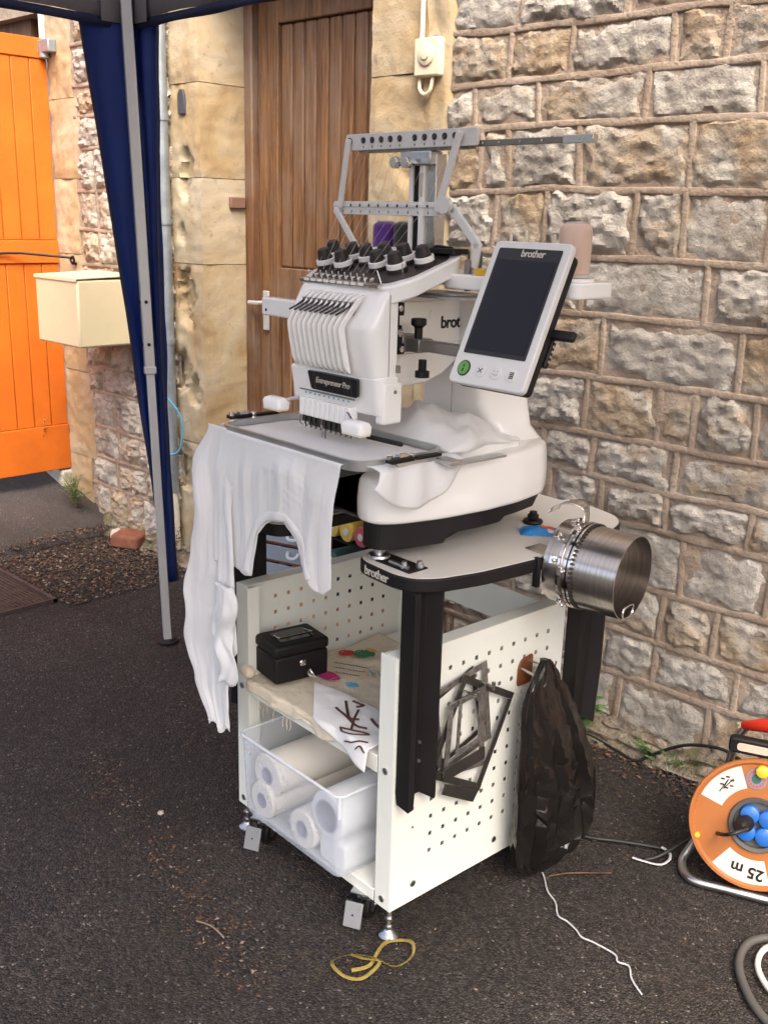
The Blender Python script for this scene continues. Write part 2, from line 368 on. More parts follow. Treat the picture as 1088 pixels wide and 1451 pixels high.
def thing(name, label, cat, at=(0, 0, 0), cart=True, group=None):
    o = bpy.data.objects.new(name, None); col.objects.link(o); o.empty_display_size = .05
    o.matrix_world = (CM if cart else Matrix.Identity(4)) @ Matrix.Translation(Vector(at)); BASE[o] = Vector(at)
    return tag(o, label, cat, group)
def cart_mesh(o, at=(0, 0, 0)):                      # a one-mesh thing in the stand's axes
    o.matrix_world = CM; return o
def text_mesh(body, size, extrude=.0006, shear=0, spacing=1.0, bold=0):
    cu = bpy.data.curves.new('lettering', 'FONT'); cu.body = body; cu.size = size; cu.extrude = extrude; cu.shear = shear
    cu.align_x = 'CENTER'; cu.align_y = 'CENTER'; cu.space_character = spacing; cu.offset = bold; cu.resolution_u = 4
    ob = bpy.data.objects.new('lettering', cu); col.objects.link(ob)
    dg = bpy.context.evaluated_depsgraph_get(); me = bpy.data.meshes.new_from_object(ob.evaluated_get(dg))
    bpy.data.objects.remove(ob); return me
def lettering(name, body, size, origin, xdir, ydir, mat, parent, **k):
    me = text_mesh(body, size, **k); x = Vector(xdir).normalized(); y = Vector(ydir).normalized(); z = x.cross(y).normalized(); y = z.cross(x)
    mt = Matrix(((x.x, y.x, z.x, 0), (x.y, y.y, z.y, 0), (x.z, y.z, z.z, 0), (0, 0, 0, 1)))
    mt.translation = Vector(origin) - BASE[parent]
    me.transform(mt); me.materials.clear(); me.materials.append(M[mat])
    o = bpy.data.objects.new(name, me); col.objects.link(o); o.parent = parent; BASE[o] = BASE[parent]; return o
def rounded(poly, r, n=4):
    out = []; L = len(poly)
    for i in range(L):
        p, a, b = Vector(poly[i]), Vector(poly[i - 1]), Vector(poly[(i + 1) % L]); rr = r[i] if isinstance(r, (list, tuple)) else r
        u = (a - p); w = (b - p); d = min(rr, u.length * .49, w.length * .49); u.normalize(); w.normalize()
        for k in range(n + 1):
            t = k / n; q = (p + u * d) * (1 - t) ** 2 + p * 2 * t * (1 - t) + (p + w * d) * t ** 2; out.append((q.x, q.y))
    return out
def rrect(x0, x1, y0, y1, r, n=4): return rounded([(x0, y0), (x1, y0), (x1, y1), (x0, y1)], r, n)
def nz(x, y, z, sc=1.0): return noise.noise(Vector((x * sc, y * sc, z * sc)))
def fbm(x, y, z, sc=1.0, o=4): return noise.fractal(Vector((x * sc, y * sc, z * sc)), 1.0, 2.0, o)
def smooth(t): t = max(0, min(1, t)); return t * t * (3 - 2 * t)
def spline(pts, n=8, closed=False):
    P = [Vector(p) for p in pts]; out = []; L = len(P); rng = range(L if closed else L - 1)
    for i in rng:
        g = lambda k: P[k % L] if closed else P[max(0, min(L - 1, k))]
        a, b, c, d = g(i - 1), g(i), g(i + 1), g(i + 2)
        for k in range(n):
            t = k / n; out.append(.5 * ((2 * b) + (c - a) * t + (2 * a - 5 * b + 4 * c - d) * t * t + (3 * b - a - 3 * c + d) * t ** 3))
    if not closed: out.append(P[-1])
    return out

# ------------------------------------------------------------------ ground
def ground_h(x, y): return .006 * fbm(x, y, 0, .8, 3)
gb = MB()
def axis(lo, hi, a, b, fine, grow=1.7):
    c = [a]; 
    while c[-1] < b: c.append(min(b, c[-1] + fine))
    st = fine
    while c[-1] < hi: st *= grow; c.append(min(hi, c[-1] + st))
    st = fine
    while c[0] > lo: st *= grow; c.insert(0, max(lo, c[0] - st))
    return c
gx = axis(-70, 70, -4.6, 1.6, .06); gy = axis(-80, 1.2, -3.2, .3, .06)
vs_ = [(x, y, ground_h(x, y) if -5 < x < 2 and y > -4 else 0) for y in gy for x in gx]; nx = len(gx)
gb.add(vs_, [(j * nx + i, j * nx + i + 1, (j + 1) * nx + i + 1, (j + 1) * nx + i) for j in range(len(gy) - 1) for i in range(nx - 1)])
tag(gb.build('ground', 'asphalt', smooth=180), kind='structure')
# raised asphalt ramp towards the orange door
rb = MB()
def rampf(u, w):
    y = -2.6 + 2.6 * w; ex_ = -3.9 + .04 * math.sin(y * 7) + .02 * nz(y, 0, 3, 9); x = ex_ - 2.4 * u
    z = .012 + .035 * smooth(u * 30) + .30 * max(0, (u * 2.4 - .06)) ; z = min(z, .215)
    if u == 0: z = -.02
    return (x, y, z + .007 * fbm(x, y, 1, 3, 3))
rb.grid(rampf, 50, 50); tag(rb.build('ramp', 'asphalt_old', smooth=180), kind='structure')

# ------------------------------------------------------------------ building
bld = thing('stone_building', 'old stone building with rock-faced limestone walls and dressed yellow door surrounds', 'building', (-2.3, 0, 0), False)
CZ = [-0.02, .205, .333, .468, .63, .742, .853, 1.008, 1.168, 1.314, 1.476, 1.638, 1.76, 1.885, 2.04, 2.2, 2.36, 2.52, 2.7]
VJ = {0: [-1.345, -1.07], 1: [-1.242, -1.01], 2: [-1.084], 3: [-1.189], 4: [-1.449, -1.252, -1.027], 5: [-1.492, -1.242], 6: [-1.525, -1.302, -1.204],
      7: [-1.484, -1.101], 8: [-1.564, -1.207], 9: [-1.695, -1.423, -1.284], 10: [-1.93, -1.825, -1.596, -1.283], 11: [-1.737, -1.421, -1.128],
      12: [-1.846, -1.646, -1.357, -1.225], 13: [-1.81, -1.495]}
# VJ rows are indexed from the plinth upwards; row i lies between CZ[i-1] and CZ[i]
def rows_of(i):                                     # vertical joints of the course above CZ[i]
    return list(VJ.get(i, []))
rs = random.Random(11)
X0, X1 = -2.06, .75
WB = [.002 * rs.uniform(-1, 1) for _ in CZ]
def course(i, x): return CZ[i] + (.012 * nz(x * 1.6, i * 3.3, 1) + .006 * nz(x * 5, i * 7.7, 2) if i else 0)
mort = MB()
def mortf(x0, x1, z0, z1, nu, nv, amp=.006):
    mort.grid(lambda u, w: (x0 + (x1 - x0) * u, -.002 - amp * (fbm(x0 + (x1 - x0) * u, 0, z0 + (z1 - z0) * w, 9, 4) + .6 * fbm(x0 + (x1 - x0) * u, 4, z0 + (z1 - z0) * w, 30, 3)), z0 + (z1 - z0) * w), nu, nv)
mortf(-2.14, X1, 0, 2.75, 190, 180)
mortf(-4.12, -3.40, 0, 2.75, 50, 170)
mortf(-4.32, -4.12, 2.6, 2.75, 4, 4)
def bead(p0, p1, w, h, seed):
    p0, p1 = Vector(p0), Vector(p1); L = (p1 - p0).length; n = max(4, int(L / .02)); d = (p1 - p0).normalized(); s_ = Vector((-d.z, 0, d.x))
    rings = []
    for k in range(n + 1):
        c = p0 + (p1 - p0) * k / n; ww = w * (1 + .3 * nz(c.x * 9, seed, c.z * 9)); hh = max(.003, h * (1 + .6 * nz(c.x * 7, seed + 5, c.z * 7)))
        if abs(d.x) > .5 and course_line is not None: c.z = course(course_line, c.x)
        rings.append([c + s_ * a * ww + Vector((0, -b_ * hh - .004, 0)) for a, b_ in ((-1.1, -1.2), (-.85, .75), (-.6, 1), (.6, 1.05), (.85, .8), (1.1, -1.2))])
    mort.loft(rings, cap=False, closed=False)
stones = []
def stone(x0, x1, zf0, zf1, seed, depth=.034, amt=1.0):
    w = x1 - x0; h = zf1((x0 + x1) / 2) - zf0((x0 + x1) / 2)
    nu = max(9, min(46, int(w / .0065))); nv = max(7, min(24, int(h / .0065))); sb = MB(); r2 = random.Random(seed)
    lean, tip = r2.uniform(-.35, .35), r2.uniform(-.3, .3); mx_ = r2.uniform(-.002, .012); mz = r2.uniform(-.002, .010); peak = r2.uniform(.75, 1.35)
    cx_, cz_ = r2.uniform(.25, .75), r2.uniform(.3, .7)
    def fn(u, t):
        x = x0 + w * u; za, zb = zf0(x), zf1(x); z = za + (zb - za) * t
        e = .024 * fbm(x, seed, z, 17, 4)
        d = min((x - x0 - mx_ + e) / .026, (x1 - x - mx_ + e) / .026, (z - za - mz + e) / .024, (zb - z - mz + e) / .024)
        pr = smooth(d)
        body = .45 + .55 * smooth(1.2 - math.hypot((u - cx_) * 1.3, (t - cz_) * 1.5)) + lean * (u - .5) + tip * (t - .5)
        rg = 1 - abs(noise.noise(Vector((x * 13 + seed, seed * 1.7, z * 20)))) * 1.6
        fine = fbm(x + seed, seed, z * 1.5, 30, 4)
        fac = noise.ridged_multi_fractal(Vector((x * 9 + seed, seed * 2.3, z * 14 + x * 3)), 1.0, 2.1, 4, 1.0, 2.0) * .30 + abs(nz(x * 22 + z * 9, seed, z * 30 - x * 7)) * .5
        hgt = pr * depth * peak * (body * .42 + .18 * rg + .34 * fine + .60 * fac) - .012 * (1 - smooth(d + .6))
        return (x, -hgt * amt, z)
    sb.grid(fn, nu, nv)
    o = sb.build('stone', 'rock', bld, smooth=28); stones.append(o); return o
course_line = None; sid = 100
for i in range(len(CZ) - 1):
    vj = rows_of(i); lo = min(vj) if vj else -1.3 + rs.uniform(-.1, .1); hi = max(vj) if vj else lo
    xs = list(vj) if vj else [lo]
    while xs[0] > X0 + .16: xs.insert(0, xs[0] - rs.choice([.17, .22, .27, .33]) * rs.uniform(.9, 1.1))
    xs = [x for x in xs if x > X0 + .07]; xs.insert(0, X0)
    while xs[-1] < X1: xs.append(xs[-1] + rs.choice([.15, .22, .28, .36]) * rs.uniform(.9, 1.1))
    for k in range(len(xs) - 1):
        sid += 1
        stone(xs[k], xs[k + 1], lambda x, i=i: course(i, x), lambda x, i=i: course(i + 1, x), sid, depth=rs.uniform(.011, .019))
        course_line = None
        if k: bead((xs[k], 0, course(i, xs[k])), (xs[k] + rs.uniform(-.01, .01), 0, course(i + 1, xs[k])), .0085, .0035, sid)
    if i: 
        course_line = i; bead((X0 - .06, 0, 0), (X1, 0, 0), .0095, .0042, sid + 900)
    # left of the pillar: smaller rock-faced stones between drainpipe and quoins
    xs = [-4.10]
    while xs[-1] < -3.44: xs.append(xs[-1] + rs.choice([.13, .17, .21]) * rs.uniform(.9, 1.1))
    xs[-1] = -3.41
    for k in range(len(xs) - 1):
        sid += 1; stone(xs[k], xs[k + 1], lambda x, i=i: course(i, x), lambda x, i=i: course(i + 1, x), sid, depth=rs.uniform(.02, .032))
        course_line = None
        if k: bead((xs[k], 0, course(i, xs[k])), (xs[k], 0, course(i + 1, xs[k])), .007, .005, sid)
    if i: course_line = i; bead((-4.12, 0, 0), (-3.41, 0, 0), .008, .005, sid + 700)
mort.build('mortar', 'mortar', bld, smooth=50)
# dressed blocks: left pillar with its reveal, right jamb, quoins by the orange door
def block(x0, x1, y0, y1, z0, z1, seed, chips=(), amp=.004):
    bb = MB(); r2 = random.Random(seed); g = .0012
    x0 += g; x1 -= g; z0 += g; z1 -= g; nu = max(4, int((x1 - x0) / .011)); nv = max(4, int((z1 - z0) / .011)); nd_ = max(2, int((y1 - y0) / .025))
    def dsp(a, c):
        q = amp * fbm(a, seed, c, 7, 4) + amp * .7 * fbm(a, seed, c, 26, 3)
        for cxx, czz, rx, rz, dep in chips:
            t = math.hypot((a - cxx) / rx, (c - czz) / rz) + .5 * fbm(a, 1, c, 22, 3)
            q += 1.5 * dep * smooth((1.3 - t) * 2.2) * (1 + .7 * fbm(a, 8, c, 34, 3))
        return q
    edge = lambda t: .0025 * (1 - smooth(t / .03)) 
    bb.grid(lambda u, w: (x0 + (x1 - x0) * u, y0 + dsp(x0 + (x1 - x0) * u, z0 + (z1 - z0) * w) + edge(u * (x1 - x0)) + edge((1 - u) * (x1 - x0)) + edge(w * (z1 - z0)) + edge((1 - w) * (z1 - z0)), z0 + (z1 - z0) * w), nu, nv)
    for xx in (x0, x1):
        bb.grid(lambda u, w: (xx + (0 if u < .01 else (1 if xx == x1 else -1) * -dsp(y0 + 3 + (y1 - y0) * u, z0 + (z1 - z0) * w)), y0 + (y1 - y0) * u + (dsp(xx, z0 + (z1 - z0) * w) + edge(0) + edge(w * (z1 - z0)) + edge((1 - w) * (z1 - z0)) if u < .01 else 0), z0 + (z1 - z0) * w), nd_, nv)
    bb.box(x0 + .004, x1 - .004, y0 + .03, y1, z0, z1)
    return bb.build('dressed_block', 'ashlar', bld, smooth=50)
zs = [0, .52, 1.21, 1.52, 1.845, 2.24, 2.75]
chipL = {1: [(-3.345, 1.08, .05, .10, .02), (-3.38, .80, .05, .07, .022), (-3.30, .72, .035, .05, .018)], 2: [(-3.33, 1.50, .03, .05, .028), (-3.36, 1.32, .02, .03, .01)], 3: [(-3.32, 1.56, .035, .05, .02)], 0: [(-3.38, .40, .04, .08, .02)]}
for k in range(6): block(-3.424, -3.234, -.012, .30, zs[k], zs[k + 1], 40 + k, chipL.get(k, ()))
zj = [0, .62, 1.32, 1.80, 2.28, 2.75]
for k in range(5): block(-2.366, -2.136, -.010, .30, zj[k], zj[k + 1], 60 + k, [(-2.2, 1.55, .05, .05, .008)] if k == 2 else ())
zq = [0.0, .31, .70, 1.03, 1.21, 1.52, 1.84, 2.2, 2.6]
for k in range(8): block(-4.32, -4.10 + (.03 if k % 2 else -.02), -.010, .25, zq[k], zq[k + 1], 80 + k, amp=.006)
block(-3.234, -2.366, -.008, .30, 2.24, 2.75, 97)
# plastered patches between jamb and rock-faced stones
pb = MB(); pb.grid(lambda u, w: (-2.14 + .11 * u + .03 * fbm(0, 0, w * 9, 1, 3), -.012 - .008 * fbm(u, 3, w * 12, 2, 4) + .03 * smooth(u * 6 - 5), 2.75 * w), 10, 120); pb.build('render_patch', 'ashlar', bld, smooth=60)
# plinth of rubble and old render along both walls
pl = MB()
for a, b_ in ((-2.13, .75), (-4.30, -3.25)):
    n = int((b_ - a) / .02)
    pl.grid(lambda u, w: (a + (b_ - a) * u, -.012 - (.055 * (1 - w) ** 1.3 + .010) * (1 + .5 * fbm(a + (b_ - a) * u, 2, w, 5, 4)) - .012 * fbm(a + (b_ - a) * u, 7, w * .25, 28, 3), -.02 + .10 * w + (.05 * fbm(a + (b_ - a) * u, 9, 0, 3, 3)) * w), n, 12)
pl.build('plinth', 'plinth', bld, smooth=40)
bk = MB(); bk.box(-8, -5.35, .02, .3, 0, 2.75); bk.box(.74, 6, .02, .3, 0, 2.75); bk.box(-5.35, 6, .3, .5, 2.2, 4.2); bk.box(-8, 6, .02, .3, 2.752, 4.2); bk.box(-5.35, -4.325, .03, .3, 2.2, 2.752); bk.build('wall_core', 'mortar', bld)
# doorway behind the orange door
db = MB(); db.box(-5.35, -5.25, .02, .12, .2, 2.2); db.box(-4.42, -4.325, .02, .12, .2, 2.2); db.build('jamb_lining', 'white_paint', bld)
db = MB(); db.box(-5.25, -4.60, .08, .12, .2, 2.2); db.box(-5.25, -4.42, .06, .10, 2.0, 2.1); db.build('inner_door', 'frame_wood', bld)
sill = MB(); sill.box(-5.35, -4.30, -.06, .1, .12, .222); sill.build('doorstep', 'pale_stone', bld, bevel=.012)
# brown plank door set back in its reveal
yd = .22; door = MB(); door.box(-3.185, -3.075, yd, yd + .045, .08, 2.20); door.box(-2.50, -2.366, yd, yd + .045, .08, 2.20)
door.box(-3.075, -2.50, yd, yd + .045, 2.05, 2.20); door.box(-3.075, -2.50, yd + .002, yd + .045, 1.065, 1.205); door.box(-3.075, -2.50, yd, yd + .045, .08, .28)
door = door.build('door', 'door_wood', bld, bevel=.004); tag(door, 'brown weathered plank door set back in its stone reveal')
for za, zb in ((1.205, 2.05), (.28, 1.065)):
    for k in range(9):
        xa = -3.073 + k * .0637; q = MB(); q.box(xa + .0030, xa + .0607, yd + .012 + rs.uniform(-.001, .001), yd + .036, za + .002, zb - .002); q.build('plank', 'door_wood', door, bevel=.007)
bkd = MB(); bkd.box(-3.08, -2.49, yd + .0385, yd + .044, .285, 1.06); bkd.box(-3.08, -2.49, yd + .0385, yd + .044, 1.21, 2.045); bkd.build('backing', 'frame_wood', door)
df = MB(); df.box(-3.234, -3.187, yd - .03, yd + .06, 0.02, 2.24); df.box(-3.187, -2.366, yd - .03, yd + .06, 2.202, 2.24); df.build('door_frame', 'frame_wood', bld, bevel=.006)
hp = MB(); hp.box(-3.155, -3.122, yd - .010, yd - .001, .965, 1.115); hp.build('lock_plate', 'alu_grey', door, bevel=.003)
hd = MB(); hd.tube([(-3.14, yd - .008, 1.07), (-3.14, yd - .05, 1.07), (-3.15, yd - .048, 1.07), (-3.192, yd - .048, 1.069)], .0085, 8); hd.build('handle', 'alu_grey', door)
# orange ledged door standing open at right angles to the wall
od = MB(); XO = -4.32; od.box(XO - .03, XO - .002, -.92, -.006, .228, 2.082); od = od.build('door', 'orange_paint', bld, bevel=.003); tag(od, 'bright orange board door standing open beside the cream letter box')
for (z0, z1, th) in ((2.0, 2.08, .012), (1.165, 1.262, .014), (.232, .44, .012)):
    q = MB(); q.box(XO - .001, XO + th, -.915, -.008, z0, z1); q.build('rail', 'orange_paint', od, bevel=.003)
for z0, z1 in ((.442, 1.163), (1.264, 1.998)):
    for k in range(11):
        ya = -.913 + k * .0823; q = MB(); q.box(XO - .001, XO + .006, ya + .002, ya + .0803, z0, z1); q.build('board', 'orange_paint', od, bevel=.0025)
hk = MB(); hk.tube([(XO + .02, -.36, 1.205), (XO + .03, -.25, 1.21), (XO + .05, -.20, 1.21), (XO + .14, -.035, 1.195), (XO + .155, -.02, 1.192)], .006, 6); hk.tube(spline([(XO + .17, -.03, 1.20), (XO + .18, -.03, 1.185), (XO + .165, -.03, 1.17), (XO + .15, -.03, 1.185)], 4, True), .005, 6, closed=True)
hk.tube([(XO + .165, .0, 1.17), (XO + .165, -.03, 1.17)], .006, 6); hk.obox((XO + .018, -.34, 1.207), (.006, 0, 0), (0, .05, 0), (0, 0, .012)); hk.build('door_hook', 'black_metal', od)
st = MB(); st.box(XO + .0, XO + .10, -.05, -.012, 2.02, 2.07); st.lathe([(.022, 0), (.022, .05)], (XO + .03, -.03, 2.0), 'z', 12); st.build('top_hinge', 'galvanised', od, bevel=.004)
# ------------------------------------------------------------------ gazebo over the stand (only one leg and corner are in view)
gz_ = thing('gazebo', 'blue pop-up gazebo on a slim grey aluminium leg with a dark rubber foot', 'gazebo', (-2.745, -.539, 0), False)
def leg(x0, y0, x1, y1):
    a = Vector((x0, y0, .012)); b_ = Vector((x1, y1, 2.02)); m_ = a.lerp(b_, .445)
    d = (b_ - a).normalized(); sx = Vector((.71, .70, 0)).cross(d).normalized(); sy = d.cross(sx)
    rot = Matrix.Rotation(math.radians(20), 3, d); sx = rot @ sx; sy = rot @ sy
    q = MB(); q.obox((a + m_) / 2, sx * .0125, sy * .0125, (m_ - a) / 2); lo = q.build('leg', 'alu_grey', gz_, bevel=.002)
    q = MB(); q.obox((m_ + b_) / 2, sx * .016, sy * .016, (b_ - m_) / 2); q.obox(m_ + d * .01, sx * .0185, sy * .0185, d * .012); q.build('upper_tube', 'alu_grey', lo, bevel=.003)
    q = MB()
    for t in (.49, .555): q.lathe_dir([(.0055, -.004), (.0055, .003)], a.lerp(b_, t) - sy * .017, -sy, 10)
    for t in (.49, .555): q.lathe_dir([(.0055, -.004), (.0055, .003)], a.lerp(b_, t) + sx * .017, sx, 10)
    q.build('hole', 'black_plastic', lo)
    q = MB(); q.lathe([(.036, 0), (.036, .005), (.026, .008), (.022, .012)], (x0, y0, 0.004), 'z', 20); q.build('foot', 'black_plastic', lo)
CX0, CX1, CY0, CY1 = -2.86, .20, -3.6, -.52
leg(-2.745, -.539, -2.842, -.545); leg(CX1 - .05, CY1 - .03, CX1 - .02, CY1 - .02); leg(-2.80, CY0 + .03, -2.84, CY0 + .02); leg(CX1 - .05, CY0 + .03, CX1 - .02, CY0 + .02)
ZV = 1.912
cb = MB(); mx_, my_ = (CX0 + CX1) / 2, (CY0 + CY1) / 2
def roof(u, w):
    x = CX0 + (CX1 - CX0) * u; y = CY0 + (CY1 - CY0) * w; r = max(abs(u - .5), abs(w - .5)) * 2
    return (x, y, 2.19 + .75 * (1 - r) - .05 * math.sin(PI * r) )
cb.grid(roof, 24, 24); cb.build('canopy', 'canopy_roof', gz_, smooth=60)
vb = MB(); eb = MB()
corners = [(CX0, CY1), (CX1, CY1), (CX1, CY0), (CX0, CY0)]
for k in range(4):
    a = Vector((*corners[k], 0)); b_ = Vector((*corners[(k + 1) % 4], 0)); nrm = Vector((0, 0, 1)).cross(b_ - a).normalized()
    f_ = lambda u, w, z0, z1, o: tuple(a.lerp(b_, u) + nrm * (.008 * math.sin(u * 60) * (1 - w) + o) + Vector((0, 0, z0 + (z1 - z0) * w + .018 * (1 - w) * math.sin(PI * min(1, u * 5)) * 0 + .012 * math.sin(u * PI))))
    vb.grid(lambda u, w: f_(u, w, ZV + .022, 2.19, 0), 60, 4)
    eb.grid(lambda u, w: f_(u, w, ZV - .004, ZV + .021, 0), 60, 1)
vb.build('valance', 'canopy_grey', gz_, smooth=60, solid=.002); eb.build('hem', 'navy_edge', gz_, smooth=60, solid=.003)
sb_ = MB(); a = Vector((CX0 + .004, CY1 - .006, 0)); sb_.grid(lambda u, w: (CX0 + .03 + .07 * u, CY1 - .008, ZV + .01 + .2 * w), 2, 2); sb_.grid(lambda u, w: (CX0 + .008, CY1 - .03 - .07 * u, ZV + .01 + .2 * w), 2, 2); sb_.build('corner_patch', 'canopy_grey', gz_, solid=.002)
# corner curtain: two hanging triangles that meet behind the leg
ct = MB(); top, bot = 1.955, .20
def cur_l(u, w):
    z = top + (bot - top) * w; wd = .165 * (1 - w) + .010; s_ = u * wd
    return (-2.872 + .10 * w + .016 * math.sin(u * 6 + w * 3) * (1 - w) + .008 * nz(u * 5, w * 7, 3), -.505 - s_, z)
def cur_r(u, w):
    z = top + (bot - top) * w; wd = .088 * (1 - w) + .004
    return (-2.872 + .10 * w + u * wd, -.505 + .018 * math.sin(u * 9 + w * 4) * u + .02 * u + .008 * nz(u * 4, w * 8, 6), z)
ct.grid(cur_l, 10, 40); ct.grid(cur_r, 10, 40); ct.build('corner_curtain', 'canopy_blue', gz_, smooth=70, solid=.0015)
ce = MB(); ce.tube([Vector(cur_l(1, t / 30)) for t in range(31)], .006, 6, flat=.5); ce.tube([Vector(cur_r(1, t / 30)) for t in range(31)], .006, 6, flat=.5); ce.build('curtain_hem', 'navy_edge', gz_)

# ------------------------------------------------------------------ things on the walls and ground left of the stand
lb = thing('letter_box', 'plain cream metal letter box fixed to the wall beside the orange door', 'letter box', (-3.82, -.16, .87), False)
q = MB(); q.box(-3.985, -3.655, -.295, -.03, .874, 1.135); q.build('body', 'cream_plastic', lb, bevel=.008)
q = MB(); q.prism([(-.297, 1.137), (-.02, 1.146), (-.02, 1.152), (-.299, 1.142), (-.2995, 1.128), (-.297, 1.128)], -3.9875, -3.6525, 'x'); q.build('lid', 'cream_plastic', lb, bevel=.003)
q = MB(); q.box(-3.9, -3.74, -.032, .0, .9, 1.1); q.build('bracket', 'cream_plastic', lb)
pp = thing('drainpipe', 'galvanised grey drainpipe running down the wall behind the blue curtain', 'pipe', (-3.42, -.05, 0), False)
q = MB(); q.lathe([(.026, .30), (.026, 2.75)], (-3.425, -.045, 0), 'z', 16); q.build('pipe', 'galvanised', pp)
q = MB(); q.lathe([(.03, 0.06), (.03, .22), (.022, .31), (.02, .34)], (-3.425, -.05, 0), 'z', 16); q.build('socket', 'cable_white', pp, smooth=50)
q = MB(); q.lathe([(.03, 0.08), (.03, .2), (.012, .36)], (-3.47, -.045, 0), 'z', 12); q.build('side_pipe', 'grey_white', pp)
for z in (.9, 1.72, 1.35):
    q = MB(); q.lathe([(.030, 0), (.030, .022)], (-3.425, -.045, z), 'z', 16); q.box(-3.43, -3.42, -.03, .0, z + .004, z + .018); q.build('clip', 'galvanised', pp)
ro = MB(); ro.tube(spline([(-3.46, -.08, .66), (-3.42, -.085, .70), (-3.38, -.07, .68), (-3.345, -.05, .62), (-3.34, -.05, .54), (-3.36, -.06, .48), (-3.42, -.08, .46)], 6), .004, 6)
tag(ro.build('rope', 'thread_blue'), 'thin blue rope tied round the foot of the drainpipe', 'rope')
q = thing('bell_box', 'ivory plastic bell box on the wall right of the brown door', 'bell box', (-2.118, -.02, 1.83), False)
w_ = MB(); w_.box(-2.166, -2.070, -.036, -.008, 1.784, 1.886); w_.build('case', 'ivory', q, bevel=.006)
w_ = MB(); w_.lathe([(.03, 0), (.03, -.004), (.026, -.006), (.015, -.006), (.014, -.010), (.004, -.011)], (-2.117, -.036, 1.842), 'y', 24); w_.build('button', 'ivory', q, smooth=30)
w_ = MB(); w_.tube(spline([(-2.15, -.022, 1.782), (-2.15, -.024, 1.755), (-2.13, -.026, 1.738), (-2.108, -.026, 1.748), (-2.10, -.024, 1.782)], 6), .0055, 8); w_.tube([(-2.150, -.02, 1.888), (-2.148, -.02, 2.3), (-2.148, -.02, 2.75)], .007, 8); w_.build('cable', 'ivory', q)
for nm, x, z, lab in (('wall_tag', -3.332, 1.78, 'small slate-grey arrow tag on the yellow pillar'), ('wall_tag', -3.475, 1.70, 'small slate-grey arrow tag half hidden behind the drainpipe')):
    w_ = MB(); w_.prism([(x - .02, z - .04), (x + .02, z - .04), (x + .02, z + .025), (x + .008, z + .045), (x - .008, z + .045), (x - .02, z + .025)], -.052 if x < -3.4 else -.022, -.010, 'y'); tag(w_.build(nm, 'slate', bevel=.002), lab, 'wall tag')
w_ = MB(); w_.box(-3.236, -3.220, .115, .185, 1.415, 1.457); tag(w_.build('bell_push', 'bell_brown', bevel=.004), 'small brown bell push in the door reveal', 'bell push')
# letters of the drain cover, brick and litter at the foot of the wall
gt = thing('drain_grate', 'rusty ribbed metal drain cover flush with the asphalt', 'drain cover', (-3.6, -.95, 0), False)
w_ = MB(); w_.box(-3.90, -3.345, -1.28, -.64, -.01, .008); w_.build('plate', 'grate_dark', gt)
w_ = MB()
for k in range(34): w_.box(-3.885 + k * .016, -3.877 + k * .016, -1.265, -.655, .008, .0125)
for k in range(38): w_.box(-3.885, -3.357, -1.262 + k * .016, -1.257 + k * .016, .008, .0120)
o = w_.build('grid_rib', 'rust_grate', gt); tag(o, kind='stuff')
w_ = MB(); w_.box(-3.912, -3.332, -.64, -.625, -.01, .012); w_.box(-3.345, -3.332, -1.29, -.625, -.01, .0122); w_.build('rim', 'rust_grate', gt)
br = MB(); br.obox((-3.72, -.075, .035), Vector((.062, .028, 0)), Vector((-.020, .045, .004)), (0, .004, .028)); o = br.build('brick', 'brick_red', bevel=.012, seg=3); tag(o, 'worn red half brick lying by the wall foot', 'brick')
def pebble(nm, c, r, mat, seed, label=None, cat=None):
    b_ = MB(); r2 = random.Random(seed)
    def fn(u, w):
        a, t = 2 * PI * u, PI * w; p = Vector((math.sin(t) * math.cos(a), math.sin(t) * math.sin(a), .65 * math.cos(t))); k = 1 + .35 * nz(p.x + seed, p.y, p.z, 1.8); return tuple(Vector(c) + p * r * k)
    b_.grid(fn, 12, 8); o = b_.build(nm, mat, smooth=35)
    if label: tag(o, label, cat)
    return o
pebble('stone_lump', (-3.86, -.045, .02), .036, 'pale_stone', 3, 'pale grey stone beside the red brick', 'stone')
pebble('pebble', (-1.883, -1.14, .006), .008, 'pale_stone', 6, 'small pale pebble alone on the asphalt in the left foreground', 'pebble')
def scatter(nm, n, fn, mats, smin, smax, seed, kind=True):
    b_ = MB(); r2 = random.Random(seed)
    for _ in range(n):
        x, y, z = fn(r2); s_ = r2.uniform(smin, smax); a = r2.uniform(0, 2 * PI); t = Vector((math.cos(a), math.sin(a), r2.uniform(-.35, .35))) * s_; w = Vector((-math.sin(a), math.cos(a), r2.uniform(-.5, .5))) * s_ * r2.uniform(.2, .7); up_ = Vector((0, 0, s_ * r2.uniform(.1, .35))); c = Vector((x, y, z + .002))
        b_.cur = r2.randrange(len(mats)); b_.add([c - t, c + w, c + t, c - w, c + up_, c - up_ * .4], [(0, 1, 4), (1, 2, 4), (2, 3, 4), (3, 0, 4), (1, 0, 5), (2, 1, 5), (3, 2, 5), (0, 3, 5)])
    o = b_.build(nm, mats, smooth=0); return tag(o, kind='stuff')
def lit(r):
    while True:
        x = r.uniform(-4.0, -3.25); y = r.uniform(-.85, -.02)
        if y > -.60 + .5 * (x + 3.9) * (-1) * .4 and (y > -.62): break
    return (x, y, ground_h(x, y) + (.03 if x < -3.9 else 0) + r.uniform(0, .008))
o = scatter('leaf_litter', 6500, lit, ['litter_a', 'litter_b', 'litter_b', 'litter_b', 'litter_c', 'litter_d', 'asphalt', 'asphalt'], .0025, .010, 5); tag(o, 'brown leaf litter and grit between the drain cover and the wall', 'litter')
def lit2(r): x = r.uniform(-2.3, .3); y = -abs(r.gauss(0, .06)) - .03; return (x, y, ground_h(x, y) + r.uniform(0, .006))
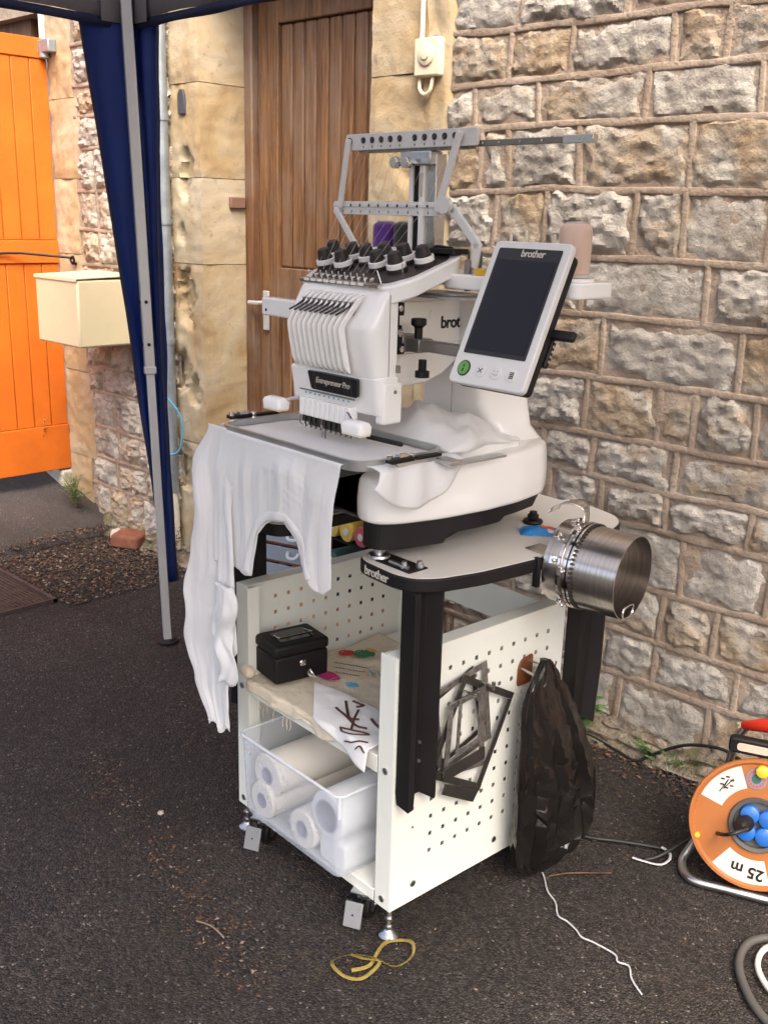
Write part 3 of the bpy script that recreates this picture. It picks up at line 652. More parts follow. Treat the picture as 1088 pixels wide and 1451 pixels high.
o = scatter('leaf_litter', 2600, lit2, ['litter_a', 'litter_b', 'litter_b', 'litter_d', 'asphalt'], .003, .011, 6); tag(o, 'dark leaf litter along the foot of the rock-faced wall', 'litter')
def grit(r):
    x = r.uniform(-3.4, .2); y = r.uniform(-1.9, -.15); return (x, y, ground_h(x, y))
o = scatter('grit', 2600, grit, ['litter_b', 'litter_b', 'asphalt', 'asphalt', 'litter_c', 'litter_a'], .0015, .005, 8); tag(o, 'loose grit and crumbs scattered over the dark asphalt', 'grit')
def strk(r):
    t = r.random(); x = -2.22 + .95 * t + r.gauss(0, .022); y = -1.12 - .22 * t + r.gauss(0, .03); return (x, y, ground_h(x, y))
o = scatter('dry_debris', 700, strk, ['litter_a', 'litter_d', 'litter_b', 'litter_c'], .0015, .006, 9); tag(o, 'rusty brown streak of dry debris on the asphalt in the left foreground', 'debris')
def twig(pts, label, r=.0012, mat='litter_a'):
    b_ = MB(); b_.tube(spline(pts, 4), r, 5); tag(b_.build('twig', mat), label, 'twig')
twig([(-2.16, -.83, .006), (-2.14, -.86, .009), (-2.12, -.89, .006), (-2.115, -.92, .006)], 'thin dry twig on the asphalt left of the stand')
twig([(-1.30, -.93, .006), (-1.27, -.93, .012), (-1.235, -.915, .006)], 'thin dry twig below the grey caster pedal')
twig([(-1.50, -1.31, .006), (-1.46, -1.30, .010), (-1.42, -1.30, .006)], 'pale dry stalk at the bottom edge of the asphalt', .0018, 'litter_c')
twig([(-1.09, -.66, .006), (-1.06, -.62, .010), (-1.00, -.55, .007)], 'thin brown twig beside the hanging black bag', .0016)
# weeds
def weed(label, c, n, hgt, spread, mat, seed, kind=0):
    t = thing('weed', label, 'plant', c, False, 'weeds along the foot of the wall'); r2 = random.Random(seed); st_ = MB(); lf = MB(); C_ = Vector(c)
    for _ in range(n):
        a = r2.uniform(0, 2 * PI); d = Vector((math.cos(a), -abs(math.sin(a)) * .8 + .2, 0)) * spread * r2.uniform(.2, 1); h_ = hgt * r2.uniform(.5, 1); tip = C_ + d + Vector((0, 0, h_)); mid = C_ + d * .4 + Vector((0, 0, h_ * .6))
        p = spline([C_ + d * .05, mid, tip], 4); st_.tube(p, [.0018 * (1 - .6 * i / len(p)) for i in range(len(p))], 5)
        for k in range(2, len(p)):
            for sgn in (-1, 1):
                l_ = (.045 if kind else .016) * r2.uniform(.6, 1.2); b_ = Vector((math.cos(a + sgn * 1.3), math.sin(a + sgn * 1.3), r2.uniform(-.1, .6))).normalized(); s_ = b_.cross(Vector((0, 0, 1))).normalized() * l_ * (.28 if kind else .3); q0 = p[k]
                lf.add([q0, q0 + b_ * l_ * .4 + s_, q0 + b_ * l_ + Vector((0, 0, -.15 * l_)), q0 + b_ * l_ * .4 - s_, q0 + b_ * l_ * .45 + Vector((0, 0, .1 * l_))], [(0, 1, 4), (1, 2, 4), (2, 3, 4), (3, 0, 4)])
    st_.build('stem', 'stem', t); lf.build('foliage', mat, t, smooth=0); return t
weed('leafy green weed at the wall foot behind the black bag', (-1.42, -.07, .02), 9, .13, .10, 'leaf', 1, 1)
weed('low green weed at the wall foot left of the orange cable reel', (-1.20, -.04, .0), 12, .06, .12, 'leaf', 2)
weed('bushy green weed on the ramp beside the wall foot', (-4.12, -.1, .10), 26, .16, .13, 'leaf_pale', 3)
weed('sparse dry weed in front of the orange door', (-4.36, -.12, .2), 6, .30, .10, 'stem', 4)
weed('dry reddish weed below the drainpipe', (-3.40, -.07, .02), 8, .16, .06, 'litter_d', 5)
weed('small green weed against the wall behind the table leg', (-1.80, -.05, .0), 14, .22, .16, 'leaf_pale', 7)
# ------------------------------------------------------------------ the stand (all coordinates in the stand's own axes: x right, y towards the wall)
stand = thing('machine_stand', 'white perforated-metal machine stand with black legs and cream table top on casters', 'stand', (0, .25, 0))
HW = .2625
def perforated(x, y0, y1, z0, z1, cy, cz, hs=.0096, t=.0016):
    b_ = MB(); ys = [y0]; zs_ = [z0]
    for c in cy: ys += [c - hs / 2, c + hs / 2]
    for c in cz: zs_ += [c - hs / 2, c + hs / 2]
    ys.append(y1); zs_.append(z1); ny, nzz = len(ys), len(zs_)
    idx = lambda i, j, s_: (s_ * nzz + j) * ny + i
    vs = [(x + s_ * t, y, z) for s_ in (0, 1) for z in zs_ for y in ys]; fs = []
    hole = lambda i, j: 0 <= i < ny - 1 and 0 <= j < nzz - 1 and i % 2 == 1 and j % 2 == 1
    for j in range(nzz - 1):
        for i in range(ny - 1):
            if hole(i, j):
                a, b2, c, d = (i, j), (i + 1, j), (i + 1, j + 1), (i, j + 1)
                for p, q_ in ((a, b2), (b2, c), (c, d), (d, a)): fs.append((idx(*p, 0), idx(*q_, 0), idx(*q_, 1), idx(*p, 1)))
            else:
                for s_ in (0, 1): fs.append((idx(i, j, s_), idx(i + 1, j, s_), idx(i + 1, j + 1, s_), idx(i, j + 1, s_)))
    for i in range(ny - 1):
        for j in (0, nzz - 1): fs.append((idx(i, j, 0), idx(i + 1, j, 0), idx(i + 1, j, 1), idx(i, j, 1)))
    for j in range(nzz - 1):
        for i in (0, ny - 1): fs.append((idx(i, j, 0), idx(i, j + 1, 0), idx(i, j + 1, 1), idx(i, j, 1)))
    return b_.add(vs, fs)
hy = [.105 + .0369 * k for k in range(10)]; hz = [.172 + .0391 * k for k in range(11)]
Z0, Z1, YB = .074, .619, .490
for s_, nm in ((1, 'side_panel'), (-1, 'side_panel')):
    xo = s_ * HW; xi = xo - s_ * .0016
    p_ = perforated(min(xo, xi), .0, YB, Z0, Z1, hy, hz).build(nm, 'powder_white', stand, smooth=0)
    q = MB(); xe = xo - s_ * .0017
    q.box(*sorted((xe, xe - s_ * .043)), -.0005, .0015, Z0, Z1); q.box(*sorted((xe, xe - s_ * .034)), .003, YB - .002, Z1 - .0016, Z1); q.box(*sorted((xe, xe - s_ * .04)), YB - .0016, YB, Z0, Z1 - .003)
    q.box(*sorted((xe - s_ * .0415, xe - s_ * .043)), .0016, .03, Z0, Z1 - .003)
    q.build('panel_flange', 'powder_white', p_, bevel=.0008)
    q = MB()
    for z in (.095, .38): q.lathe([(.007, 0), (.007, -.003), (.003, -.004)], (xo - s_ * .022, -.0005, z), 'y', 10)
    if s_ == 1:
        for y in (.06, .30): q.lathe([(.007, 0), (.007, .003), (.003, .004)], (HW, y, .115), 'x', 10)
        for z in (.245, .287): q.lathe([(.003, -.001), (.003, .0006)], (HW, .055, z), 'x', 8)
    q.split('bolt', 'zinc', p_)
q = MB(); q.box(-.216, .216, .0, .485, .400, .4016); q.box(-.216, .216, -.0015, .0, .366, .4016); q.box(-.216, .216, .485, .487, .366, .4016); q.build('shelf', 'powder_white', stand, bevel=.0008)
q = MB(); q.box(-.216, .216, .0, .485, .100, .1016); q.box(-.216, .216, -.0015, .0, .076, .1016); q.box(-.216, .216, .485, .487, .076, .1016); q.build('bottom_shelf', 'powder_white', stand, bevel=.0008)
q = MB(); q.box(-.216, .216, .483, .4848, .52, .60); q.build('back_rail', 'powder_white', stand)
# black bent-steel legs bolted outside the panels
for s_ in (1, -1):
    for y0, y1 in ((.004, .083), (.495, .583)):
        q = MB(); a = s_ * (HW + .002); back = y0 > .3
        rings = []
        for z in (.318, .34, .45, .6, .755):
            bulge = (.012 * math.sin((z - .3) / .455 * PI) if back else 0); k = 1 if z > .33 else .85
            rings.append([(a, y0, z + (.03 if z < .33 else 0)), (a + s_ * .004, y0 - .0, z), (a + s_ * .034, y0 + .002, z - .006 * (z < .33)), (a + s_ * .038, y0 + .012, z), (a + s_ * .012, y0 + .040, z + .012 * (z < .33)), (a + s_ * .012, y1 - .028 + bulge, z + .012 * (z < .33)), (a + s_ * .034, y1 - .008 + bulge, z), (a + s_ * .030, y1 + bulge, z), (a, y1 + bulge, z + .01 * (z < .33))])
        q.loft(rings); o = q.build('table_leg', 'black_metal', stand, smooth=25, bevel=.0012)
        if not back and s_ == 1:
            w_ = MB()
            for z in (.40, .44): w_.lathe([(.004, 0), (.003, .003)], (a + .0125, .05, z), 'x', 8)
            w_.split('rivet', 'zinc', o)
# U-shaped table top with a black edge band
tabR = [(.118, .36), (.118, .05), (.128, .018), (.155, .006), (.245, .000), (.285, .012), (.312, .05), (.334, .14), (.345, .26), (.347, .32), (.340, .44), (.318, .56), (.298, .615), (.262, .65), (.20, .668), (.10, .676)]
outl = rounded(tabR, .018, 3); U = outl + [(-x, y) for x, y in reversed(outl)]
def inset(poly, d):
    P = [Vector(p) for p in poly]; out = []; L = len(P)
    ar = sum(P[i].x * P[(i + 1) % L].y - P[(i + 1) % L].x * P[i].y for i in range(L)); s2 = 1 if ar > 0 else -1
    for i in range(L):
        t = (P[(i + 1) % L] - P[i - 1]).normalized(); out.append((P[i].x - t.y * d * s2, P[i].y + t.x * d * s2))
    return out
q = MB(); q.prism(U, .752, .7785); q.build('table_edge', 'black_plastic', stand, bevel=.003)
q = MB(); q.prism(inset(U, .0035), .7786, .7806); q.build('table_top', 'laminate', stand, bevel=.001)
lettering('brand_lettering', 'brother', .024, (.196, .0015, .766), (1, -.045, 0), (0, 0, 1), 'label_white', stand, bold=.0003, spacing=.92)
# foot recess plate with bolts at the front corner of the table
q = MB(); q.box(.150, .262, .022, .070, .7808, .7835); q.build('corner_plate', 'black_metal', stand, bevel=.001)
q = MB(); q.box(.20, .25, .028, .034, .784, .790)
for x, y in ((.236, .034), (.252, .058)): q.lathe([(.008, 0), (.008, .006), (.005, .007), (.005, .012)], (x, y, .7836), 'z', 10)
q.split('bolt', 'zinc', stand, smooth=30)
# casters and levelling feet
def caster(x, y, ang, ped=True):
    t = MB(); d = Vector((math.cos(ang), math.sin(ang), 0)); s2 = Vector((-d.y, d.x, 0)); c = Vector((x, y, 0)); w = c + d * .014 + Vector((0, 0, .032))
    t.lathe([(.018, .074), (.020, .068), (.017, .060), (.010, .057)], (x, y, 0), 'z', 18); t.obox(c + Vector((0, 0, .0755)), d * .026, s2 * .026, (0, 0, .0015))
    for k in (-1, 1): t.add([c + s2 * k * .014 + d * a + Vector((0, 0, z)) for a, z in ((-.014, .060), (.016, .060), (.024, .030), (.006, .026))] + [c + s2 * k * .0155 + d * a + Vector((0, 0, z)) for a, z in ((-.014, .060), (.016, .060), (.024, .030), (.006, .026))], [(0, 1, 2, 3), (7, 6, 5, 4), (0, 4, 5, 1), (1, 5, 6, 2), (2, 6, 7, 3), (3, 7, 4, 0)])
    t.obox(c + Vector((0, 0, .059)), d * .015, s2 * .0155, (0, 0, .0015)); f_ = t.build('caster', 'zinc', stand, smooth=35)
    t = MB(); t.lathe_dir([(.010, -.0105), (.029, -.0105), (.032, -.007), (.032, .007), (.029, .0105), (.010, .0105)], w, s2, 28); t.build('wheel', 'black_plastic', f_, smooth=30)
    t = MB(); t.lathe_dir([(.008, -.0115), (.006, -.0165), (.006, .0165), (.008, .0115)], w, s2, 12); t.lathe_dir([(.018, -.0112), (.014, -.0118)], w, s2, 20); t.build('hub', 'zinc', f_)
    if ped:
        t = MB(); pz = c - d * .044 + s2 * .012 + Vector((0, 0, .038)); n_ = Vector((-d.x, -d.y, .35)).normalized(); upv = (Vector((0, 0, 1)) - n_ * n_.z).normalized()
        t.obox(pz, s2 * .019, upv * .026, n_ * .003); t.build('brake_pedal', 'pedal_grey', f_, bevel=.002)
        t = MB(); t.lathe_dir([(.002, 0), (.002, .001)], pz + n_ * .003, n_, 8); t.obox(c - d * .012 + Vector((0, 0, .05)), d * .030, s2 * .004, (0, 0, .003)); t.build('pedal_pin', 'black_plastic', f_)
caster(.176, .016, math.radians(118)); caster(-.172, .012, math.radians(118)); caster(.19, .42, 1.0, False); caster(-.19, .42, 1.0, False)
for x, y in ((.248, .014), (-.248, .014), (.248, .475), (-.248, .475)):
    t = MB(); t.lathe([(.0055, .03), (.0055, .074)], (x, y, 0), 'z', 10); t.lathe([(.010, .044), (.010, .049)], (x, y, 0), 'z', 6); t.lathe([(.009, .022), (.009, .030)], (x, y, 0), 'z', 6)
    t.lathe([(.019, .0), (.021, .003), (.021, .008), (.012, .014), (.007, .022)], (x, y, 0.001), 'z', 20); t.build('levelling_foot', 'zinc', stand, smooth=30)

# ------------------------------------------------------------------ on the shelves
def ctag(o, label, cat, group=None): o.matrix_world = CM; return tag(o, label, cat, group)
# cream sampler cloth lying over the shelf, front edge hanging down
def drop(y, lip=-.004): return 0
cl = MB()
def clothf(u, w):
    x = -.225 + .36 * u + .012 * math.sin(w * 9 + 1); s2 = -.045 + .44 * w; edge = -.006
    front = .018 + .012 * math.sin(u * 7) + (.03 if u < .35 else 0)
    z = .4035 + .0035 * abs(nz(x * 14, s2 * 14, 2)) + .0025 * abs(nz(x * 40 + s2 * 22, s2 * 30, 5))
    if s2 < edge:
        z = .4035 - (edge - s2) * (.62 + .35 * nz(u * 6, 1, 2)); y = edge - .003 - .003 * math.sin(u * 26) - .006 * abs(nz(u * 9, s2 * 20, 1))
    else: y = s2
    return (x, y, z + .0015)
cl.grid(clothf, 90, 90); o = cl.build('sampler_cloth', 'cream_cloth', smooth=70, solid=.0012); ctag(o, 'cream sampler cloth with coloured stitching lying on the middle shelf', 'cloth')
fr = MB(); r2 = random.Random(4)
for k in range(9): 
    x = -.17 + r2.uniform(0, .13); fr.tube([(x, -.012, .375), (x + r2.uniform(-.006, .006), -.014, .36), (x + r2.uniform(-.012, .012), -.015, .345 + r2.uniform(0, .02))], .0006, 4)
fr.build('fringe', 'cream_cloth', o); 
def stitch(nm, mat, blobs, par):
    b_ = MB()
    for pts, r in blobs: b_.tube(spline([Vector(p) for p in pts], 5), r, 5, flat=.6)
    tag(b_.build(nm, mat, par), kind='stuff')
zc = .4135
def hatch(cx, cy, rx, ry, n, rot=0, seed=1):
    out = []; r3 = random.Random(seed)
    for k in range(n):
        t = -1 + 2 * (k + .5) / n; h_ = math.sqrt(max(0, 1 - t * t)); a = Vector((cx + rx * t, cy - ry * h_, zc)); b2 = Vector((cx + rx * t + .004, cy + ry * h_, zc))
        out.append(([a, a.lerp(b2, .5) + Vector((r3.uniform(-.003, .003), 0, .001)), b2], .0021))
    return out
stitch('embroidery', 'thread_red', hatch(-.175, .245, .016, .018, 7), o); stitch('embroidery', 'thread_green', hatch(-.145, .275, .022, .024, 9), o); stitch('embroidery', 'thread_orange', hatch(-.150, .300, .012, .010, 4) + [([(-.075 + k * .014, .215 + k * .01, zc), (-.045 + k * .014, .20 + k * .01, zc)], .0018) for k in range(3)], o)
stitch('embroidery', 'thread_blue', hatch(-.035, .145, .014, .012, 5) + [([(-.068 + k * .014, .225 + k * .01, zc), (-.038 + k * .014, .21 + k * .01, zc)], .0018) for k in range(3)], o); stitch('embroidery', 'thread_pink', hatch(-.105, .135, .030, .018, 12), o)
ln = []
for k in range(3):
    for j in range(8): 
        x = -.14 + k * .018 + j * .008; y = .185 - k * .012 + j * .004; ln.append(([(x, y, zc), (x + .003, y + .004, zc), (x + .005, y - .002, zc), (x + .007, y + .003, zc)], .0011))
ln = []
for k in range(3):
    x0_, y0_ = -.150 + k * .020, .190 - k * .016; ln.append(([(x0_ + j * .0035, y0_ + j * .0019 + (.0028 if j % 2 else -.0018) * r2.uniform(.4, 1.2), zc) for j in range(22 - 3 * k)], .0009))
stitch('embroidered_line', 'thread_brown', ln, o)
# white napkin with brown embroidery, corner over the shelf edge
nk = MB()
def napf(u, w):
    a = Vector((-.085, .080)); b2 = Vector((.20, .14)); c = Vector((.03, -.012)); d = Vector((.205, -.055))
    p = (a * (1 - u) + b2 * u) * (1 - w) + (c * (1 - u) + d * u) * w; x, y = p; z = .4165 + .006 * math.sin(u * 5 + 1) * (1 - w) + .004 * fbm(x, y, 3, 16, 3)
    if y < -.012: z -= (-.012 - y) * 1.15; y = -.014 - .18 * (-.012 - y) - .004 * math.sin(u * 9)
    return (x, y, z)
nk.grid(napf, 40, 40); o = nk.build('napkin', 'cotton', smooth=80, solid=.0015); ctag(o, 'white napkin with dark brown embroidery hanging over the shelf front', 'napkin')
def on_nap(u, w): p = Vector(napf(u, w)); return p + Vector((0, -.0012, .0024))
br_ = []
for ps, r in (([(.35, .2), (.42, .38), (.5, .5), (.58, .42)], .0032), ([(.5, .25), (.55, .5), (.62, .68)], .0028), ([(.30, .45), (.42, .50), (.60, .55), (.72, .5)], .0030), ([(.52, .75), (.68, .66), (.82, .6), (.72, .75), (.58, .82), (.5, .76)], .0026), ([(.62, .92), (.75, .85), (.92, .72)], .0028), ([(.66, .3), (.8, .38), (.95, .34)], .0034), ([(.84, .86), (.9, .8), (.97, .83)], .0024), ([(.4, .12), (.5, .1), (.46, .2)], .0030)):
    br_.append(([on_nap(*p) for p in spline([(a, b2, 0) for a, b2 in ps], 4) for p in [(p.x, p.y)]], r))
stitch('embroidery', 'thread_brown', br_, o)
# small cream bobbin-shaped roll of cloth at the left end of the shelf
b_ = MB(); b_.lathe([(.004, -.018), (.012, -.016), (.014, 0), (.011, .014), (.003, .018)], (-.215, -.004, .423), 'x', 14); ctag(b_.build('cloth_roll', 'cream_cloth', smooth=60), 'tiny rolled scrap of cream cloth at the left end of the shelf', 'cloth scrap')
# black cash box
cbx = thing('cash_box', 'black metal cash box with wire handle and key on the middle shelf', 'cash box', (-.15, .09, .41)); K = Matrix.Translation((-.166, .080, 0)) @ Matrix.Rotation(math.radians(-8), 4, 'Z')
q = MB(); q.box(-.048, .048, -.066, .066, .4165, .478); q.xf(K).build('body', 'black_metal', cbx, bevel=.006, seg=3)
q = MB(); q.box(-.050, .050, -.068, .068, .479, .505); q.xf(K).build('lid', 'black_metal', cbx, bevel=.008, seg=3)
q = MB(); q.prism(rrect(-.028, .028, -.042, .042, .006), .5045, .5062); q.xf(K).build('handle_recess', 'gloss_black', cbx)
q = MB(); q.tube(spline([(-.012, -.038, .507), (.014, -.040, .511), (.020, -.034, .512), (.020, .034, .512), (.014, .040, .511), (-.012, .038, .507)], 5), .0018, 6); q.xf(K).build('handle', 'chrome', cbx)
q = MB(); q.lathe([(.008, 0), (.008, .003), (.006, .005)], (.048, .0, .458), 'x', 16); q.xf(K).build('lock', 'chrome', cbx)
q = MB(); q.obox((.066, .003, .450), (.012, 0, -.006), (0, .0012, 0), (.002, 0, .004)); q.obox((.078, .006, .440), (.007, .003, -.008), (.0004, .001, .0), (.006, 0, .005)); q.tube(spline([(.079, .0, .452), (.088, .004, .445), (.083, .006, .434), (.074, .0, .44)], 4, True), .0012, 5, closed=True); q.xf(K).build('key', 'chrome', cbx)
# frosted bin and the rolls in it
bn = thing('storage_bin', 'frosted clear plastic storage bin holding rolls on the bottom shelf', 'storage bin', (0, .13, .102))
bx0, bx1, by0, by1, bz0, bz1 = -.186, .160, -.048, .33, .104, .300
q = MB(); R_ = lambda i, z: [(x, y, z) for x, y in rrect(bx0 + i, bx1 - i, by0 + i, by1 - i, .022, 5)]
q.loft([R_(.012, bz0), R_(.006, bz0 + .012), R_(.0, bz1)], cap=False); q.add(R_(.012, bz0), [tuple(range(len(R_(0, 0))))]); q.build('shell', 'frosted', bn, smooth=60)
q = MB(); q.tube([Vector(p) for p in R_(-.002, bz1)], .0035, 6, closed=True); q.tube([(bx1 - .004, by0 + .004, bz1 - .05), (bx1 - .003, by0 + .003, bz1)], .0032, 6); q.build('rim', 'frosted_rim', bn, smooth=60)
def roll(x, z, r, rc, y0, y1, mat, label):
    t = thing('film_roll', label, 'roll', (x, y0, z - r), True, 'rolls in the frosted bin'); b_ = MB()
    b_.lathe([(rc, y0), (r - .003, y0), (r, y0 + .003), (r, y1 - .003), (r - .003, y1), (rc, y1)], (x, 0, z), 'y', 40, cap=False); b_.build('wound_film', mat, t, smooth=35)
    b_ = MB(); b_.lathe([(rc - .0035, y0 - .001), (rc - .0001, y0 - .001), (rc - .0001, y1 + .001), (rc - .0035, y1 + .001), (rc - .0035, y0 - .001)], (x, 0, z), 'y', 28, cap=False); b_.lathe([(rc - .004, y0 + .06), (.001, y0 + .06)], (x, 0, z), 'y', 20); b_.build('core', 'roll_core', t, smooth=35)
roll(-.118, .214, .050, .020, -.022, .31, 'film_roll', 'upper white roll at the left end of the frosted bin')
roll(-.128, .1515, .042, .018, -.030, .30, 'film_roll', 'lower white roll at the left end of the frosted bin')
roll(.018, .152, .044, .020, -.030, .31, 'film_roll', 'white roll lying in the middle of the frosted bin')
roll(.098, .222, .052, .036, -.028, .32, 'film_blue', 'large wide-cored backing roll at the right end of the frosted bin')
q = MB(); q.prism(rrect(.066, .148, .108, .168, .014), -.02, .31, 'y'); ctag(q.build('folded_film', 'film_blue', bevel=.002), 'flat folded white film under the wide-cored roll in the bin', 'film')
q = MB(); q.lathe([(.026, 0), (.036, 0), (.036, .03), (.026, .03), (.026, 0)], (-.02, .20, .27), 'y', 24, cap=False); ctag(q.build('tape_roll', 'tape_brown', smooth=30), 'brown tape roll lying at the back of the bin', 'tape')
# ------------------------------------------------------------------ embroidery machine
mc = thing('embroidery_machine', 'white ten-needle embroidery machine with tilted touch screen on the stand', 'embroidery machine', (-.03, .3, .7806))
XC = -.005
# base: black underbody and white U-shaped shell
def bshape(k):
    R = [(.108, .33), (.106, .06), (.116, .022), (.148, .004), (.188, .010), (.212, .05), (.232, .14), (.243, .25), (.240, .35), (.222, .44), (.185, .497), (.12, .515)]
    P = rounded([(x - .005, y) for x, y in R], .02, 3); P = P + [(2 * XC - x, y) for x, y in reversed(P)]
    return inset(P, k)
q = MB(); zu = lambda y: .803 + .017 * smooth((y - .15) / .02) + .010 * smooth((y - .30) / .02) + .012 * smooth((y - .42) / .02)
P_ = [p for k, p in enumerate(bshape(.012))]; P_ = [(Vector(P_[k]).lerp(Vector(P_[(k + 1) % len(P_)]), t / 5)) for k in range(len(P_)) for t in range(5)]
q.loft([[(x, y, zu(y)) for x, y in P_], [(x, y, .862) for x, y in P_]]); q.build('underbody', 'black_plastic', mc, bevel=.002)
q = MB(); rings = []
for k, z in ((.008, .853), (.002, .857), (0, .864), (-.001, .90), (0.001, .930), (.003, .946), (.007, .954), (.014, .9575), (.03, .959)):
    rg = []
    for x, y in bshape(k): 
        f_ = smooth((y) / .16); rg.append((x, y, .858 + (z - .858) * (.80 + .20 * f_)))
    rings.append(rg)
q.loft(rings); q.build('base_shell', 'white_plastic', mc, smooth=50)
for x, y in ((.16, .04), (.185, .455), (-.17, .04), (-.195, .455)):
    q = MB(); q.lathe([(.020, .7806), (.022, .784), (.02, .788), (.008, .789), (.008, .793), (.012, .793), (.012, .799), (.008, .799), (.008, .806)], (x, y, 0.0008), 'z', 16); q.build('foot', 'zinc' if y < .1 else 'black_plastic', mc, smooth=30)
# rear column flaring out of the base
q = MB(); rings = []
for z, hx, y0, y1 in ((.950, .165, .41, .512), (.962, .145, .405, .515), (.978, .120, .395, .520), (.998, .104, .380, .522), (1.03, .095, .366, .522), (1.10, .090, .355, .515), (1.20, .088, .350, .51), (1.245, .088, .350, .51)):
    rings.append([(x + .01, y, z) for x, y in rrect(-hx, hx, y0, y1, .03 if z > .98 else .05, 5)])
q.loft(rings); q.build('column', 'white_plastic', mc, smooth=60)
q = MB(); q.prism(rrect(-.16, .19, .22, .40, .02), .945, .975); q.build('bed', 'white_plastic', mc, bevel=.006, seg=3)
# upper arm
q = MB(); q.prism([(.125, 1.085), (.20, 1.075), (.262, 1.078), (.31, 1.092), (.345, 1.115), (.48, 1.12), (.48, 1.245), (.44, 1.252), (.125, 1.252)], -.10, .040, 'x'); q.build('arm', 'white_plastic', mc, bevel=.006, seg=3)
q = MB(); q.box(.0405, .043, .150, .36, 1.158, 1.242); q.build('arm_cover', 'white_plastic', mc, bevel=.002)
lettering('brand_lettering', 'brother', .034, (.0438, .345, 1.197), (0, 1, 0), (0, 0, 1), 'gloss_black', mc, bold=.0007, spacing=.92)
q = MB()
for y in (.185, .27): q.lathe([(.008, 0), (.008, .0015), (.006, .002)], (.043, y, 1.215), 'x', 14)
q.split('plug', 'white_plastic', mc, smooth=30)
# free cylinder arm under the needles
q = MB(); q.prism(rrect(-.055, .005, .915, .962, .012), .05, .34, 'y'); q.build('cylinder_arm', 'white_plastic', mc, bevel=.003)
# needle case: rounded shell lofted up its leaning front
def hring(z, yf, x0, x1, yb, r):
    return [(x, y, z) for x, y in rounded([(x0, yb), (x0, yf), (x1, yf + .012), (x1, yb)], [.004, r, r * 1.6, .004], 6)]
prof = [(1.108, .0595), (1.115, .058), (1.13, .0545), (1.165, .047), (1.195, .042), (1.205, .043), (1.225, .054), (1.25, .068), (1.264, .077), (1.27, .084)]
q = MB(); q.loft([hring(z, y, -.143, .106, .122, .028 if z < 1.21 else .024) for z, y in prof]); q.build('needle_case', 'white_plastic', mc, smooth=40)
# eleven raised ribs between the thread slots
def face_y(z):
    for k in range(len(prof) - 1):
        if prof[k][0] <= z <= prof[k + 1][0]:
            t = (z - prof[k][0]) / (prof[k + 1][0] - prof[k][0]); return prof[k][1] * (1 - t) + prof[k + 1][1] * t
    return prof[-1][1]
for k in range(11):
    xa = -.118 + k * .0158; b_ = MB(); rings = []
    for z in (1.112, 1.117, 1.128, 1.145, 1.165, 1.19, 1.200, 1.212, 1.228, 1.245, 1.256, 1.260):
        sl = .0 if z < 1.20 else .35 * (z - 1.20); h_ = .012 if 1.12 < z < 1.25 else (.002 if z in (1.112, 1.26) else .008)
        y = face_y(z) + .0015; wq = .0047 if z < 1.19 else .0040; xm = xa + sl
        rings.append([(xm - wq, y, z), (xm - wq * .9, y - h_ * .8, z), (xm, y - h_, z), (xm + wq * .9, y - h_ * .8, z), (xm + wq, y, z)])
    b_.loft(rings); b_.build('rib', 'white_plastic', mc, smooth=60)
q = MB()
for k in range(10):
    xa = -.118 + (k + .5) * .0158; z0 = 1.238; q.box(xa + .0085, xa + .0175, face_y(z0) - .006, face_y(z0) + .004, 1.222, 1.246)
    q.box(xa - .002, xa + .002, face_y(1.12) - .001, face_y(1.12) + .002, 1.116, 1.140)
q.split('take_up_slot', 'grey_clamp', mc)
q = MB()
for k in range(10):
    for za, zb in ((1.118, 1.15), (1.15, 1.195)):
        xa = -.118 + (k + .5) * .0158; q.add([(xa - .0022, face_y(za) - .0012, za), (xa + .0022, face_y(za) - .0012, za), (xa + .0022, face_y(zb) - .0012, zb), (xa - .0022, face_y(zb) - .0012, zb)], [(0, 1, 2, 3)])
o = q.build('slot_shadow_gap', 'grey_clamp', mc); tag(o, kind='stuff'); o.name = 'slot_shade_strip'  # thin grey strips between the ribs: the shade there put in as colour
for k in range(10):
    b_ = MB(); xa = -.118 + (k + .5) * .0158 + .012; b_.tube([(xa + .004, face_y(1.24) - .004, 1.243), (xa - .006, face_y(1.225) - .012, 1.229), (xa - .018, face_y(1.217) - .014, 1.222)], .0020, 6); b_.build('take_up_lever', 'dark_steel', mc)
# lower case with name plate
q = MB(); q.loft([hring(z, y, -.150, .1075, .126, .012) for z, y in ((1.036, .072), (1.04, .069), (1.07, .066), (1.106, .060), (1.110, .064))]); q.build('lower_case', 'white_plastic', mc, smooth=40, bevel=.001)
q = MB(); q.box(.085, .110, .086, .135, 1.020, 1.100); q.build('side_cover', 'white_plastic', mc, bevel=.006, seg=3)
q = MB(); q.lathe([(.004, 0), (.003, .002)], (.1102, .115, 1.082), 'x', 10); q.box(.106, .113, .118, .124, 1.118, 1.132); q.split('side_screw', 'grey_clamp', mc)
npo = Vector((-.010, .0635, 1.0865)); nup = Vector((0, -.16, 1)).normalized(); nn = Vector((0, -1, -.16)).normalized()
q = MB(); pts = rounded([(-.070, -.0185), (.070, -.0185), (.076, .0185), (-.076, .0185)], .005, 3)
q.add([npo + Vector((1, 0, 0)) * a + nup * c + nn * .0035 for a, c in pts] + [npo + Vector((1, 0, 0)) * a + nup * c - nn * .003 for a, c in pts], [tuple(range(len(pts))), tuple(range(2 * len(pts) - 1, len(pts) - 1, -1))] + [(i, (i + 1) % len(pts), len(pts) + (i + 1) % len(pts), len(pts) + i) for i in range(len(pts))])
npl = q.build('name_plate', 'gloss_black', mc)
lettering('lettering', 'Entrepreneur Pro', .0165, npo + nn * .0042 + nup * .002, (1, 0, 0), nup, 'label_white', npl, shear=.3, spacing=.88)
q = MB()
